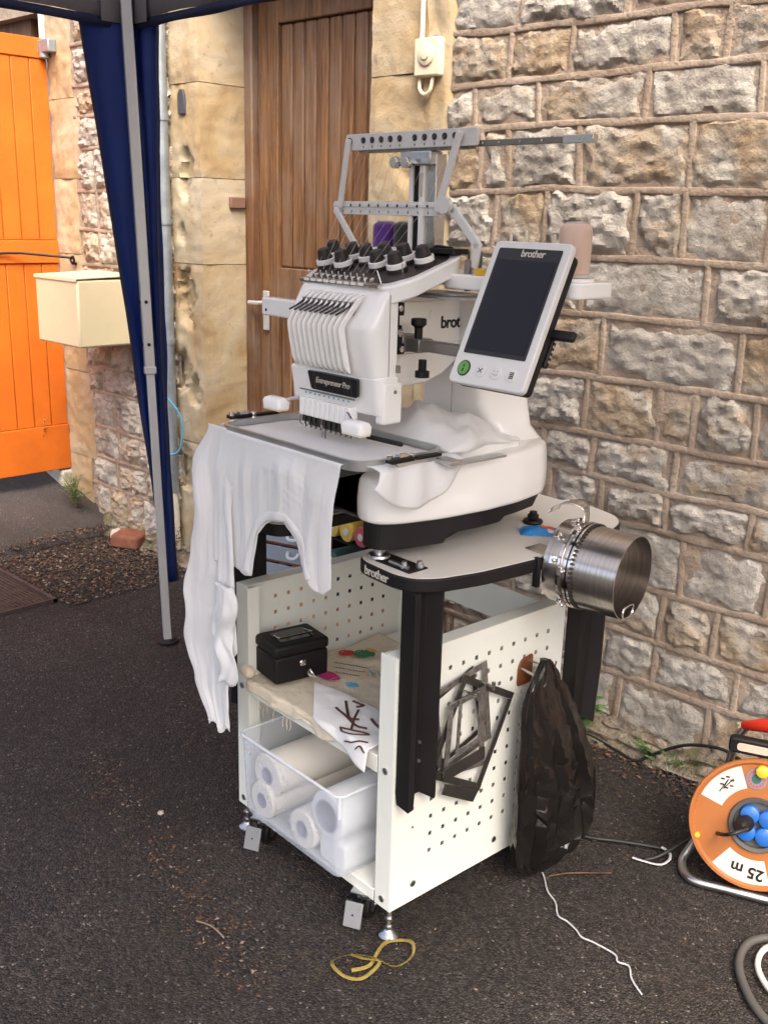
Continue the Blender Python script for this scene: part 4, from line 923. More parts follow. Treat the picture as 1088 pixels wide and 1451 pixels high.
for a in (-.055, .035, .045, .055): q.obox(npo + Vector((a, 0, 0)) + nn * .0037, (.0003, 0, 0), nup * .016, nn * .0002)
q.split('stripe', 'steel', npl)
q = MB()
for k in range(10): q.obox((-.098 + k * .0148, .0630, 1.058), (.0016, 0, 0), (0, .0008, 0), (0, 0, .0018))
tag(q.build('needle_number', 'thread_blue', mc), kind='stuff')
q = MB(); q.box(-.118, .052, .0625, .0655, 1.062, 1.0645); q.build('number_strip', 'grey_clamp', mc)
# ten white needle clamps with needles
for k in range(10):
    xa = -.114 + k * .0158; b_ = MB(); b_.box(xa + .0006, xa + .0150, .058, .080, 1.012, 1.047); o = b_.build('needle_clamp', 'white_plastic', mc, bevel=.0018)
    b_ = MB(); b_.box(xa + .004, xa + .012, .064, .078, .998, 1.012); b_.tube([(xa + .008, .070, .998), (xa + .008, .070, .985 if k != 4 else .965)], .0012, 6); b_.tube([(xa + .0005, .062, 1.01), (xa + .001, .060, .995), (xa + .006, .064, .990)], .0009, 5); b_.build('presser', 'dark_steel', o)
q = MB(); q.lathe([(.0035, 1.03), (.0035, .994), (.002, .985), (.0016, .968), (.004, .967), (.004, .965)], (-.053, .070, 0), 'z', 12); q.build('active_needle', 'steel', mc)
q = MB(); q.box(-.10, .055, .072, .082, .990, 1.012); q.build('needle_bar', 'dark_steel', mc)
# two work lamps
for c, sx in (((-.178, .048, 1.026), -1), ((.098, .030, 1.022), 1)):
    c = Vector(c); b_ = MB(); b_.loft([[c + Vector((x, y, z)) for x, y in rrect(-.030 + i, .030 - i, -.016 + i, .016 - i, .008, 4)] for z, i in ((-.010, .001), (.004, 0), (.010, .003), (.013, .010))]); o = b_.build('work_lamp', 'white_plastic', mc, smooth=50)
    b_ = MB(); b_.obox(c + Vector((0, -.0005, -.012)), (.026, 0, 0), (0, .013, 0), (0, 0, .002)); b_.build('lens', 'ivory', o)
    b_ = MB(); b_.tube([c + Vector((-sx * .02, .006, .008)), c + Vector((-sx * .05, .02, .016))], .004, 6); b_.build('lamp_stalk', 'steel', o)
q = MB(); q.obox((.142, .062, 1.001), (.036, .012, -.003), (0, .004, 0), (0, 0, .0045)); q.build('lamp_arm', 'black_plastic', mc, bevel=.003)
q = MB(); q.box(.1068, .1073, .099, .1002, 1.112, 1.262); q.box(.030, .0312, .3493, .3497, 1.0, 1.115); q.box(.0405, .0408, .150, .36, 1.140, 1.1408); q.box(.1000, .1004, .40, .4008, 1.0, 1.12)
q.split('panel_seam', 'grey_clamp', mc)
# sloping tension deck
def dk(y): return 1.275 + (y - .09) * .33
q = MB(); deck = rounded([(-.150, .088), (.105, .092), (.130, .14), (.128, .255), (.095, .292), (-.15, .292), (-.185, .25), (-.180, .14)], .016, 4)
n_ = len(deck); q.add([(x, y, dk(y)) for x, y in deck] + [(x * .985, y * .985 + .003, dk(y) - .034 + .03 * smooth((.10 - y) / .02)) for x, y in deck], [tuple(range(n_)), tuple(range(2 * n_ - 1, n_ - 1, -1))] + [(i, (i + 1) % n_, n_ + (i + 1) % n_, n_ + i) for i in range(n_)]); q.build('tension_deck', 'white_plastic', mc, bevel=.004, seg=3)
q = MB(); d2 = rounded([(-.138, .104), (.086, .108), (.112, .15), (.112, .245), (.09, .262), (-.14, .262), (-.168, .24), (-.165, .15)], .012, 4); q.add([(x, y, dk(y) + .0022) for x, y in d2] + [(x, y, dk(y) - .003) for x, y in d2], [tuple(range(len(d2))), tuple(range(2 * len(d2) - 1, len(d2) - 1, -1))] + [(i, (i + 1) % len(d2), len(d2) + (i + 1) % len(d2), len(d2) + i) for i in range(len(d2))]); q.build('deck_plate', 'deck_brown', mc)
nd3 = Vector((0, -.33, 1)).normalized()
for x, y in ((-.152, .158), (-.177, .201), (-.094, .155), (-.111, .197), (-.062, .192), (-.001, .166), (-.024, .206), (.054, .163), (.032, .206), (.088, .203)):
    c = Vector((x, y, dk(y) + .002)); b_ = MB(); b_.lathe_dir([(.021, 0), (.021, .006), (.019, .007)], c, nd3, 22); o = b_.build('tension_dial', 'knob_black', mc, smooth=30)
    b_ = MB(); b_.lathe_dir([(.0185, .0071), (.0195, .008), (.0195, .0165), (.018, .0175)], c, nd3, 24); b_.build('ring', 'white_plastic', o, smooth=30)
    b_ = MB(); b_.lathe_dir([(.0155, .0176), (.0155, .0200), (.0148, .0205), (.0122, .036), (.0105, .0375)], c, nd3, 16); b_.build('knob', 'knob_black', o, smooth=25)
q = MB()
for k in range(10):
    x = -.132 + k * .0186; q.tube([(x, .100, dk(.1)), (x - .002, .096, dk(.1) + .014), (x - .004, .098, dk(.1) + .018)], .0009, 5); q.lathe_dir([(.0055, 0), (.0055, .004), (.003, .006)], (x + .006, .112, dk(.112) + .001), nd3, 10)
q.tube([(.083, .098, dk(.1)), (.075, .093, dk(.1) + .026)], .0012, 5); q.tube([(.074, .158, dk(.158)), (.074, .156, dk(.156) + .02)], .0012, 5); tag(q.build('thread_pin', 'steel', mc), kind='stuff')
q = MB(); q.obox((-.03, .0905, 1.277), (.118, 0, 0), (0, .006, .002), (0, -.001, .003)); q.build('thread_comb', 'steel', mc)
for k in range(9):
    b_ = MB(); x = -.130 + k * .0205; b_.box(x, x + .013, .0815, .0838, 1.2755, 1.2805); b_.build('comb_tab', 'white_plastic', mc)
# mechanism behind the needle case
q = MB(); q.box(.045, .092, .124, .150, 1.222, 1.246); q.box(.05, .085, .126, .145, 1.200, 1.222); q.box(.055, .098, .123, .14, 1.168, 1.205); q.box(.07, .095, .13, .15, 1.15, 1.17); q.box(-.09, .05, .118, .145, 1.10, 1.24); q.split('slide_block', 'black_metal', mc, bevel=.002)
q = MB()
for c in ((.092, .137, 1.236), (.098, .132, 1.19), (.095, .14, 1.16)): q.lathe([(.006, 0), (.006, .004), (.003, .005)], c, 'x', 10)
q.lathe([(.006, 0), (.006, .02)], (.098, .118, 1.193), 'y', 10); q.split('mechanism_screw', 'steel', mc)
# screen bracket and tilted touch screen
q = MB(); q.box(.043, .115, .168, .205, 1.152, 1.178); q.box(.043, .078, .160, .213, 1.15, 1.182); q.box(.112, .33, .178, .200, 1.155, 1.176); q.build('screen_bracket', 'grey_clamp', mc, bevel=.002)
q = MB(); q.lathe([(.014, .0), (.014, .012), (.008, .014), (.008, .034)], (.112, .182, 1.105), 'z', 14); q.lathe([(.008, 0), (.008, .02), (.010, .022), (.015, .026), (.015, .036), (.013, .038)], (.098, .182, 1.178), 'z', 14); q.split('clamp_knob', 'black_plastic', mc, smooth=30)
ta = math.radians(24.3); sup = Vector((0, math.sin(ta), math.cos(ta))); sn = Vector((0, -math.cos(ta), math.sin(ta))); sx_ = Vector((1, 0, 0)); S0 = Vector((.328, .120, 1.121))
def sp(a, c, d=0): return S0 + sx_ * a + sup * c + sn * d
def slab(poly, d0, d1, extra=None):
    b_ = MB(); n = len(poly); b_.add([sp(a, c, d0) for a, c in poly] + [sp(a, c, d1) for a, c in poly], [tuple(range(n - 1, -1, -1)), tuple(range(n, 2 * n))] + [(i, (i + 1) % n, n + (i + 1) % n, n + i) for i in range(n)]); return b_
scr = slab(rrect(-.087, .087, 0, .268, .012, 5), -.014, 0).build('screen_bezel', 'grey_white', mc, bevel=.003, seg=3)
slab(rrect(-.083, .083, .002, .255, .010), -.034, -.0145).build('screen_back', 'black_plastic', scr, bevel=.004)
slab(rrect(-.0715, .0715, .056, .254, .003), .0004, .0012).build('screen_border', 'gloss_black', scr)
slab(rrect(-.0655, .0655, .064, .232, .001), .0014, .0018).build('display', 'screen_glass', scr)
lettering('brand_lettering', 'brother', .0185, sp(.010, .2445, .0017), sx_, sup, 'label_white', scr, bold=.0002, spacing=.92)
for a, mt in ((-.058, 'green_led'), (-.018, 'grey_white'), (.018, 'grey_white'), (.054, 'grey_white')):
    b_ = MB(); b_.lathe_dir([(.0145 if mt == 'green_led' else .012, 0), (.0145 if mt == 'green_led' else .012, .0012), (.0125 if mt == 'green_led' else .0105, .0016)], sp(a, .028, 0), sn, 24); o = b_.build('button', 'black_plastic' if mt == 'green_led' else mt, scr, smooth=30)
    b_ = MB()
    if mt == 'green_led':
        b_.lathe_dir([(.0125, .0016), (.0125, .0022)], sp(a, .028, 0), sn, 24); b_.build('lamp', mt, o)
        b_ = MB(); b_.obox(sp(a, .032, .0024), sx_ * .001, sup * .003, sn * .0003); b_.obox(sp(a, .024, .0024), sx_ * .0014, sup * .003, sn * .0003)
    elif a < 0: 
        b_.tube([sp(a - .005, .024, .0018), sp(a + .005, .032, .0018)], .0008, 4); b_.tube([sp(a - .005, .032, .0018), sp(a + .005, .024, .0018)], .0008, 4)
    elif a < .03:
        for i, j in ((-.004, .003), (.004, .003), (0, -.004), (.004, -.003), (-.004, -.003)): b_.obox(sp(a + i, .028 + j, .0018), sx_ * .0007, sup * .0007, sn * .0003)
    else:
        for k in range(4): b_.obox(sp(a, .023 + k * .0033, .0018), sx_ * .0045, sup * .0006, sn * .0003)
        for k in range(3): b_.obox(sp(a - .0035 + k * .0035, .028, .0018), sx_ * .0005, sup * .006, sn * .0002)
    b_.build('icon', 'black_plastic', o)
b_ = slab(rrect(.060, .086, .06, .12, .004), -.046, -.0345); b_.build('port_block', 'black_plastic', scr, bevel=.003)
b_ = MB(); b_.obox(sp(.10, .118, -.034), sx_ * .028, sup * .009, sn * .006); b_.build('stylus_clip', 'black_plastic', scr, bevel=.004)
b_ = MB()
for k in range(5): b_.obox(sp(.0868, .072 + k * .009, -.04), sx_ * .0006, sup * .0022, sn * .003)
tag(b_.build('port', 'steel', scr), kind='stuff')
slab(rrect(-.03, .03, .02, .07, .004), -.06, -.0345).build('screen_joint', 'black_plastic', scr)
# telescopic thread guide
q = MB(); q.box(-.036, -.026, .270, .30, 1.33, 1.513); q.box(-.005, .008, .268, .30, 1.33, 1.513); q.split('guide_post', 'white_plastic', mc, bevel=.001)
q = MB(); q.box(-.026, -.005, .275, .30, 1.33, 1.508); q.build('guide_slot', 'black_metal', mc)
q = MB(); q.box(.009, .036, .274, .302, 1.31, 1.52); q.build('guide_tube', 'steel', mc, bevel=.0015)
q = MB(); q.box(-.004, .006, .2665, .268, 1.44, 1.485); q.build('scale_label', 'label_white', mc)
for x in (-.048, -.016):
    q = MB(); q.lathe([(.010, 0), (.011, .002), (.011, .014), (.009, .016)], (x, .236, 1.503), 'y', 16); q.lathe([(.005, .016), (.005, .04)], (x, .236, 1.503), 'y', 10); q.build('thumb_screw', 'chrome', mc, smooth=30)
q = MB(); q.box(-.055, .03, .262, .296, 1.498, 1.525); q.build('guide_clamp', 'zinc', mc, bevel=.003)
def rail(nm, x0, x1, z, h, y=.272):
    b_ = MB(); b_.prism(rrect(x0, x1, z - h / 2, z + h / 2, .006), y - .0035, y + .0035, 'y'); o = b_.build(nm, 'grey_white', mc, bevel=.001); return o
up_r = rail('upper_guide_rail', -.232, .145, 1.547, .032); lo_r = rail('lower_guide_rail', -.270, .062, 1.4165, .027)
q = MB(); q.box(-.268, .058, .266, .2685, 1.419, 1.425); q.build('rail_lip', 'grey_white', lo_r, bevel=.0006)
q = MB()
for k in range(10):
    x = -.175 + k * .0275 + (.016 if k > 4 else 0); q.lathe([(.0062, 0), (.0062, -.002), (.004, -.0025)], (x, .2684, 1.550), 'y', 14)
q.lathe([(.007, 0), (.007, -.003)], (-.218, .2684, 1.549), 'y', 14); q.split('eyelet', 'dark_steel', up_r)
q = MB()
for k in range(10):
    x = -.175 + k * .0275 + (.016 if k > 4 else 0); q.box(x - .0012, x + .0012, .2680, .2683, 1.535, 1.539); 
tag(q.build('number', 'black_plastic', up_r), kind='stuff')
q = MB()
for k in range(10):
    x = -.238 + k * .029; q.box(x - .001, x + .001, .2680, .2683, 1.407, 1.412); q.box(x - .0014, x + .0014, .2640, .266, 1.4195, 1.4245)
tag(q.build('number', 'black_plastic', lo_r), kind='stuff')
q = MB(); q.box(.02, .335, .280, .292, 1.530, 1.541); q.box(-.20, .12, .277, .295, 1.526, 1.533); q.split('guide_bar', 'bar_steel', mc, bevel=.001)
q = MB(); q.box(.336, .40, .279, .293, 1.5285, 1.5425); q.build('bar_end', 'steel', mc, bevel=.001)
q = MB()
for x in (.15, .19, .24, .29, .37, .38): q.lathe([(.002, 0), (.002, -.001)], (x, .2788, 1.5355), 'y', 8)
tag(q.build('rivet', 'label_white', mc), kind='stuff')
def strut(pts, w=.008, t=.0035, y=.262):
    b_ = MB(); P = [Vector((x, y, z)) for x, z in pts]
    for a, c in zip(P[:-1], P[1:]):
        d = (c - a).normalized(); s2 = Vector((d.z, 0, -d.x)); b_.obox((a + c) / 2, s2 * w, Vector((0, t, 0)), d * ((c - a).length / 2 + w * .5))
    b_.build('guide_strut', 'grey_white', mc, bevel=.002)
strut([(-.216, 1.55), (-.24, 1.42)], .007); strut([(.106, 1.553), (.056, 1.415)], .008); strut([(-.246, 1.412), (-.175, 1.335)], .007, y=.256); strut([(.066, 1.418), (.098, 1.418)], .009, y=.2635); strut([(.098, 1.416), (.165, 1.352)], .009, y=.2635); strut([(.165, 1.352), (.158, 1.315)], .009, y=.2635)
q = MB(); q.lathe([(.016, .0), (.016, .01)], (.076, .256, 1.424), 'y', 16); q.build('strut_pivot', 'grey_white', mc)
q = MB(); q.prism(rrect(.140, .154, 1.268, 1.327, .006), .255, .262, 'y'); q.build('tension_arm', 'grey_clamp', mc)
# spool stand
q = MB(); q.prism(rrect(.10, .425, .235, .345, .02), 1.272, 1.300); q.prism(rrect(-.22, .10, .30, .40, .02), 1.272, 1.298); q.split('spool_stand', 'white_plastic', mc, bevel=.004, seg=3)
q = MB(); q.box(.045, .20, .18, .30, 1.256, 1.2595); q.box(.05, .16, .20, .28, 1.2605, 1.264); q.split('winder_plate', 'zinc', mc)
q = MB(); q.prism(rrect(.05, .12, .245, .29, .008), 1.3345, 1.345); q.tube([(.03, .262, 1.338), (.06, .258, 1.348), (.10, .26, 1.346), (.12, .265, 1.335)], .003, 6); q.build('winder_lever', 'black_plastic', mc, bevel=.002)
q = MB(); q.box(-.302, -.148, .10, .128, 1.192, 1.230); q.build('side_bar', 'white_plastic', mc, bevel=.004)
q = MB(); q.lathe([(.0035, 0), (.003, .003)], (-.285, .0995, 1.204), 'y', 8); q.build('bar_hole', 'black_plastic', mc)
for x, y, h_ in ((.115, .300, 1.385), (.205, .31, 1.375), (.225, .33, 1.38), (.30, .32, 1.375), (.318, .335, 1.38)):
    q = MB(); q.lathe([(.003, 1.30), (.003, h_), (.001, h_ + .003)], (x, y, 0), 'z', 8); q.build('spool_pin', 'ivory', mc)
q = MB()
for k in range(10):
    xu = -.175 + k * .0275 + (.016 if k > 4 else 0); xl = -.238 + k * .029; xd = -.126 + k * .0186; q.tube([(xu, .265, 1.55), (xl, .263, 1.422), (xd, .112, 1.297)], .0003, 3)
tag(q.build('thread_strand', 'thr_white', mc), kind='stuff')
def spool(x, y, z0, z1, r, mat, label, top=.7, r0=None):
    t = thing('thread_spool', label, 'thread spool', (x, y, z0), True, 'thread spools on the machine'); b_ = MB(); r0 = r0 or r; h_ = z1 - z0
    b_.lathe([(r0 * .93, .006), (r0, .010), (r, h_ * .80), (r * .985, h_ * .86), (r * .92, h_ * .92), (r * .80, h_ * .955), (r * .66, h_ * .972), (r * .6, h_ * .974)], (x, y, z0), 'z', 28); b_.build('thread', mat, t, smooth=50)
    b_ = MB(); b_.lathe([(r0 * 1.02, 0), (r0 * 1.02, .004), (r0 * .9, .0058)], (x, y, z0 + .0005), 'z', 24); b_.lathe([(r * .62, h_ * .975), (r * .62, h_), (r * .2, h_ + .0005)], (x, y, z0), 'z', 18); b_.split('spool_end', 'thr_white', t, smooth=30); return t
b_ = spool(.375, .285, 1.3065, 1.400, .0285, 'thr_pink', 'pale pink thread cone on the white spool stand behind the screen', r0=.0285)
q = MB(); q.lathe([(.038, 1.3001), (.038, 1.3055), (.033, 1.3062)], (.375, .285, 0), 'z', 24); q.build('spool_cushion', 'white_plastic', mc)
spool(-.180, .340, 1.2985, 1.392, .0275, 'thr_purple', 'purple thread spool behind the black tension knobs'); spool(-.122, .345, 1.2985, 1.392, .026, 'thr_black', 'black thread spool beside the purple one')
spool(-.083, .335, 1.2985, 1.356, .010, 'thr_red', 'slim red bobbin of thread beside the black spool'); spool(.108, .318, 1.3005, 1.345, .015, 'thr_green', 'dark green thread spool right of the guide posts'); spool(.198, .318, 1.3005, 1.352, .017, 'thr_blue', 'blue thread spool just behind the screen top corner')
q = MB(); q.lathe([(.010, 0), (.026, 0), (.026, .011), (.010, .011), (.010, 0)], (.195, .262, 1.3005), 'z', 20, cap=False); ctag(q.build('tape_roll', 'yellow_tape', smooth=30), 'small yellow tape roll on the spool stand by the screen', 'tape')

# ------------------------------------------------------------------ embroidery frame clamped in the machine, with the shirt in it
hp_ = thing('embroidery_hoop', 'grey metal embroidery hoop stretched with white cloth under the needles', 'embroidery hoop', (-.02, .06, .965))
fx0, fx1, fy0, fy1 = -.250, .205, -.052, .172
q = MB(); o_ = rrect(fx0, fx1, fy0, fy1, .05, 8); i_ = rrect(fx0 + .007, fx1 - .007, fy0 + .007, fy1 - .007, .044, 8); n = len(o_)
for (za, zb) in ((.966, .9845),):
    q.add([(x, y, za) for x, y in o_] + [(x, y, zb) for x, y in o_] + [(x, y, za) for x, y in i_] + [(x, y, zb) for x, y in i_], [f for i in range(n) for j in [(i + 1) % n] for f in ((i, j, n + j, n + i), (2 * n + j, 2 * n + i, 3 * n + i, 3 * n + j), (n + i, n + j, 3 * n + j, 3 * n + i), (j, i, 2 * n + i, 2 * n + j))])
q.build('ring', 'zinc', hp_, smooth=40)
for s_, xx in ((-1, fx0), (1, fx1)):
    q = MB(); a = xx + s_ * .004; q.box(*sorted((a, a + s_ * .022)), .015, .125, .972, .982); o = q.build('side_arm', 'zinc', hp_, bevel=.002)
    q = MB(); q.box(*sorted((a + s_ * .010, a + s_ * .030)), -.005, .05, .982, .990); q.box(*sorted((a + s_ * .012, a + s_ * .028)), .06, .12, .982, .987); q.build('clip', 'black_metal', o, bevel=.002)
    q = MB(); q.lathe([(.007, 0), (.007, .009), (.005, .011)], (a + s_ * .016, .055, .982), 'z', 12); q.lathe([(.006, 0), (.006, .008)], (a + s_ * .016, .0, .989), 'z', 12); q.box(*sorted((a + s_ * .012, a + s_ * .024)), .018, .04, .989, .996); q.build('clip_screw', 'chrome', o, smooth=30)
    q = MB(); q.box(*sorted((a + s_ * .02, a + s_ * .062)), .105, .135, .972, .979); q.box(*sorted((a + s_ * .035, a + s_ * .062)), .11, .26, .968, .9715); q.build('holder_arm', 'zinc', o, bevel=.001)
# white shirt: hooped patch, front drape with neckline arch, long left drape, right flap and bunched back
sh = MB(); r2 = random.Random(3)
sh.grid(lambda u, w: (fx0 + .009 + (fx1 - fx0 - .018) * (.5 + (u - .5) * (1 if .1 < w < .9 else .86)), fy0 + .009 + (fy1 - fy0 - .018) * w, .9705 + .0010 * fbm(u * 3, w * 2, 0, 4, 2)), 30, 16)
bot = [(-.262, .70), (-.20, .690), (-.171, .697), (-.125, .692), (-.100, .697), (-.094, .733), (-.079, .790), (-.055, .815), (-.030, .827), (.012, .834), (.038, .820), (.057, .800), (.070, .764), (.088, .738), (.111, .724), (.140, .724), (.160, .742)]
def zbot(x):
    for (a, za), (b2, zb) in zip(bot[:-1], bot[1:]):
        if a <= x <= b2: return za + (zb - za) * (x - a) / (b2 - a)
    return bot[0][1] if x < bot[0][0] else bot[-1][1]
def front(u, w):
    x = -.225 + .385 * u; zb = zbot(x); ztop = .9735
    if w < .06:
        t = w / .06; return (x, fy0 + .010 - .016 * t, .9745 - .001 * t * t)
    t = (w - .06) / .94; z = ztop + (zb - ztop) * t; k = smooth(t * 3.0)
    y = fy0 - .006 - .010 * k - k * (.002 * math.sin(x * 55 + 1.5 + 1.2 * t) + .008 * nz(x * 15, t * .9, 3) + .0035 * nz(x * 38, t * 1.2, 9) + .0010 * nz(x * 90, t * 3, 6) + .0008 * nz(x * 40, t * 16, 4)) - .004 * t
    xs = x + .006 * math.sin(t * 4 + x * 20) * t + (-.010 * t if u > .9 else 0)
    return (xs, y, z)
sh.grid(front, 190, 80)
lftL = [(.980, -.268), (.900, -.312), (.794, -.290), (.70, -.304), (.605, -.330), (.56, -.324), (.49, -.338), (.40, -.305), (.306, -.252)]
lftR = [(.980, -.205), (.85, -.168), (.70, -.156), (.60, -.154), (.515, -.146), (.48, -.172), (.40, -.184), (.306, -.185)]
def lerp_t(tab, z):
    for (z0, a), (z1, b2) in zip(tab[:-1], tab[1:]):
        if z1 <= z <= z0: return a + (b2 - a) * smooth((z0 - z) / (z0 - z1))
    return tab[-1][1] if z < tab[-1][0] else tab[0][1]
def left(u, w):
    z = .980 + (.306 - .980) * w; a, b2 = lerp_t(lftL, z), lerp_t(lftR, z); x = a + (b2 - a) * u; k = smooth(w * 4)
    y = fy0 - .026 + .02 * (1 - k) - k * (.005 * math.sin(u * 7 + w * 3) + .013 * nz(u * 2.4, w * 2.2, 5) + .006 * nz(u * 7, w * 2.5, 2) + .0012 * nz(u * 6, w * 22, 7) + .0012 * nz(u * 18, w * 5, 1)) + .012 * k * (u - .4)
    z2 = z + .010 * math.sin(u * 9) * smooth(w * 4 - 3)
    return (x, y, z2)
sh.grid(left, 70, 160)
def sleeve(u, w):                                    # second layer: crumpled sleeve against the panel edge
    z = .66 - .22 * w; x = -.215 + .075 * u + .012 * math.sin(w * 9); y = -.088 - .010 * math.sin(u * PI) - .003 * math.sin(u * 9 + w * 5) - .010 * nz(u * 4, w * 5, 8); return (x, y, z + .004 * math.sin(u * 14) * w)
sh.grid(sleeve, 18, 26)
sh.grid(lambda u, w: ((-.262 - .028 * w * (1 - u)), fy0 + .02 + .12 * u * (1 - .4 * w), .976 - .085 * w * (1 - u) ** .7 + .004 * math.sin(u * 8)), 14, 8)      # shoulder at the left end
def flap(u, w):                                      # flap over the right nose of the base
    y0 = -.030 + .205 * u; dep = .072 * math.sin(PI * min(1, u * .95 + .06)) ** .7 + .004
    if w < .25: t = w / .25; return (.196 + .036 * t + .006 * math.sin(u * 3), y0, .974 + .003 * math.sin(t * PI) - .002 * t)
    t = (w - .25) / .75; return (.234 + .012 * math.sin(t * 2) + .004 * math.sin(u * 18), y0 - .012 * t + .02 * t * (u - .5), .972 - dep * t)
sh.grid(flap, 34, 16)
def back(u, w):
    x = -.19 + .40 * u; y = .168 + .19 * w; e = math.sin(PI * min(1, max(0, w))) ** .7; ex_ = math.sin(PI * min(1, max(0, u))) ** .45
    z = .976 + ex_ * e * (.040 + .030 * fbm(x, y, 4, 9, 3) + .012 * math.sin(x * 38 + y * 26) + .012 * (1 - abs(nz(x * 11 + y * 16, y * 9, 2)) * 2.4) + .006 * abs(nz(x * 46 + y * 30, y * 22, 6)) + .022 * smooth((u - .45) * 3)) - .004 * w
    return (x + .012 * math.sin(w * 7), y, max(z, .9765))
sh.grid(back, 60, 36)
o = sh.build('shirt', 'cotton', smooth=80, solid=.0012); 
arch = [(-.103, .700), (-.097, .733), (-.082, .790), (-.058, .818), (-.030, .831), (.012, .838), (.040, .824), (.060, .802), (.073, .766), (.090, .740)]
A_ = spline([(a, c, 0) for a, c in arch], 6); cb_ = MB()
def fy_(x, z):
    zb = zbot(x); t = max(0, min(1, (.9735 - z) / (.9735 - zb))); return front((x + .225) / .385, .06 + .94 * t)[1]
def colf(u, w):
    n = len(A_) - 1; f2 = u * n; i = min(n - 1, int(f2)); c = A_[i].lerp(A_[i + 1], f2 - i); t = (A_[min(n, i + 1)] - A_[max(0, i - 1)]).normalized(); nn2 = Vector((-t.y, t.x, 0)); p = c + nn2 * (-.002 + .017 * w)
    return (p.x, fy_(max(-.22, min(.155, p.x)), p.y) - .0022 - .0012 * math.sin(PI * w), p.y)
cb_.grid(colf, 60, 5); cl_ = cb_.build('collar_band', 'cotton', o, smooth=80, solid=.0012)
hm = MB(); hm.tube([Vector(left(u / 30, .985)) + Vector((0, -.0012, 0)) for u in range(31)], .0012, 5); hm.build('hem', 'cotton', o)
ctag(o, 'white cotton shirt clamped in the embroidery frame and hanging down the front', 'shirt')

# ------------------------------------------------------------------ on the table top and hanging from the right panel
cf = thing('cap_frame', 'chrome cap frame drum lying on the right edge of the table', 'cap frame', (.40, .38, .70)); ax_ = Vector((.985, .17, -.02)).normalized(); D0 = Vector((.338, .368, .758))
def dr(t): return D0 + ax_ * t
q = MB(); q.lathe_dir([(.081, .058), (.0825, .058), (.0825, .150), (.0805, .150), (.0802, .058)], D0, ax_, 56, cap=False); q.build('drum', 'brushed', cf, smooth=35)
q = MB(); q.lathe_dir([(.076, .0), (.0825, .0), (.0825, .032), (.0795, .032), (.0785, .060), (.076, .060), (.076, .0)], D0, ax_, 56, cap=False); q.build('drive_ring', 'brushed', cf, smooth=35)
for t, r in ((.034, .0855), (.048, .0865), (.056, .0855)):
    q = MB(); q.lathe_dir([(r - .003, t - .003), (r, t - .0025), (r, t + .0025), (r - .003, t + .003)], D0, ax_, 56); q.build('band', 'chrome', cf, smooth=30)
u_ = ax_.cross(Vector((0, 0, 1))).normalized(); w_v = u_.cross(ax_)
q = MB()
for k in range(60):
    a = 2 * PI * k / 60; d = u_ * math.cos(a) + w_v * math.sin(a); tt = ax_.cross(d); q.obox(dr(.061) + d * .0845, d * .0016, tt * .0022, ax_ * .003)
tag(q.build('tooth', 'dark_steel', cf), kind='stuff')
q = MB()
for a, t in ((.3, .02), (.9, .012), (1.5, .022), (2.1, .012), (2.9, .02), (3.4, .03), (4.0, .02), (5.4, .03), (0.1, .04), (2.5, .042), (1.2, .04)):
    d = u_ * math.cos(a) + w_v * math.sin(a); tt = ax_.cross(d); q.obox(dr(t) + d * .0855, d * .004, tt * .008, ax_ * .005); q.lathe_dir([(.004, 0), (.004, .006), (.002, .007)], dr(t + .006) + d * .087, d, 8)
q.split('fitting', 'chrome', cf, bevel=.001)
q = MB(); dn = (u_ * -.25 + w_v * -.97).normalized(); q.tube([dr(.06) + dn * .092, dr(.135) + dn * .092], .004, 8); q.obox(dr(.05) + dn * .089, ax_ * .03, u_ * .006, dn * .004); q.build('guide_pin', 'chrome', cf)
q = MB(); c = dr(.148) - w_v * .072; q.tube(spline([c + u_ * .022, c + u_ * .02 + w_v * .012, c + w_v * .016, c - u_ * .02 + w_v * .012, c - u_ * .022, c - u_ * .012 - w_v * .008, c + u_ * .012 - w_v * .008], 5, True), .002, 6, closed=True); q.build('finger_loop', 'chrome', cf)
q = MB(); q.box(.338, .352, .276, .286, .722, .782); q.build('lug', 'black_metal', cf, bevel=.002)
def strap(u, w):                                     # bent steel strap standing up from the bands
    p = spline([dr(.042) + w_v * .087, dr(.040) + w_v * .100 + u_ * -.004, dr(.03) + w_v * .114 - u_ * .012, dr(.008) + w_v * .119 - u_ * .01, dr(-.022) + w_v * .108 - u_ * .004, dr(-.030) + w_v * .094], 6); n = len(p) - 1; f_ = u * n; i = min(n - 1, int(f_)); c = p[i].lerp(p[i + 1], f_ - i); hw = .011 + .012 * smooth((u - .25) * 3)
    return tuple(c + u_ * (w - .5) * 2 * hw)
q = MB(); q.grid(strap, 40, 4); q.build('peak_strap', 'chrome', cf, smooth=60, solid=.001)
# blue packet and small steel plate
pk = thing('packet', 'small blue and red foil packet lying on the table top', 'packet', (.235, .43, .7812)); q = MB()
def packf(u, w):
    a = Vector((.190, .400)); b2 = Vector((.256, .462)); d = Vector((.228, .366)) - a; p = a.lerp(b2, u) + d * w; hh = .012 * math.sin(PI * u) ** .5 * math.sin(PI * w) ** .4; return (p.x, p.y, .7815 + hh + .002 * nz(u * 7, w * 7, 1))
q.grid(packf, 16, 12); q.build('wrapper', 'print_blue', pk, smooth=50)
q = MB(); q.grid(lambda u, w: tuple(Vector(packf(.5 + .28 * u, .25 + .4 * w)) + Vector((0, 0, .0008))), 6, 6); q.build('print', 'print_red', pk, smooth=50)
q = MB(); q.grid(lambda u, w: tuple(Vector(packf(.72 + .2 * u, .2 + .3 * w)) + Vector((0, 0, .0014))), 6, 6); q.build('print', 'print_yellow', pk, smooth=50)
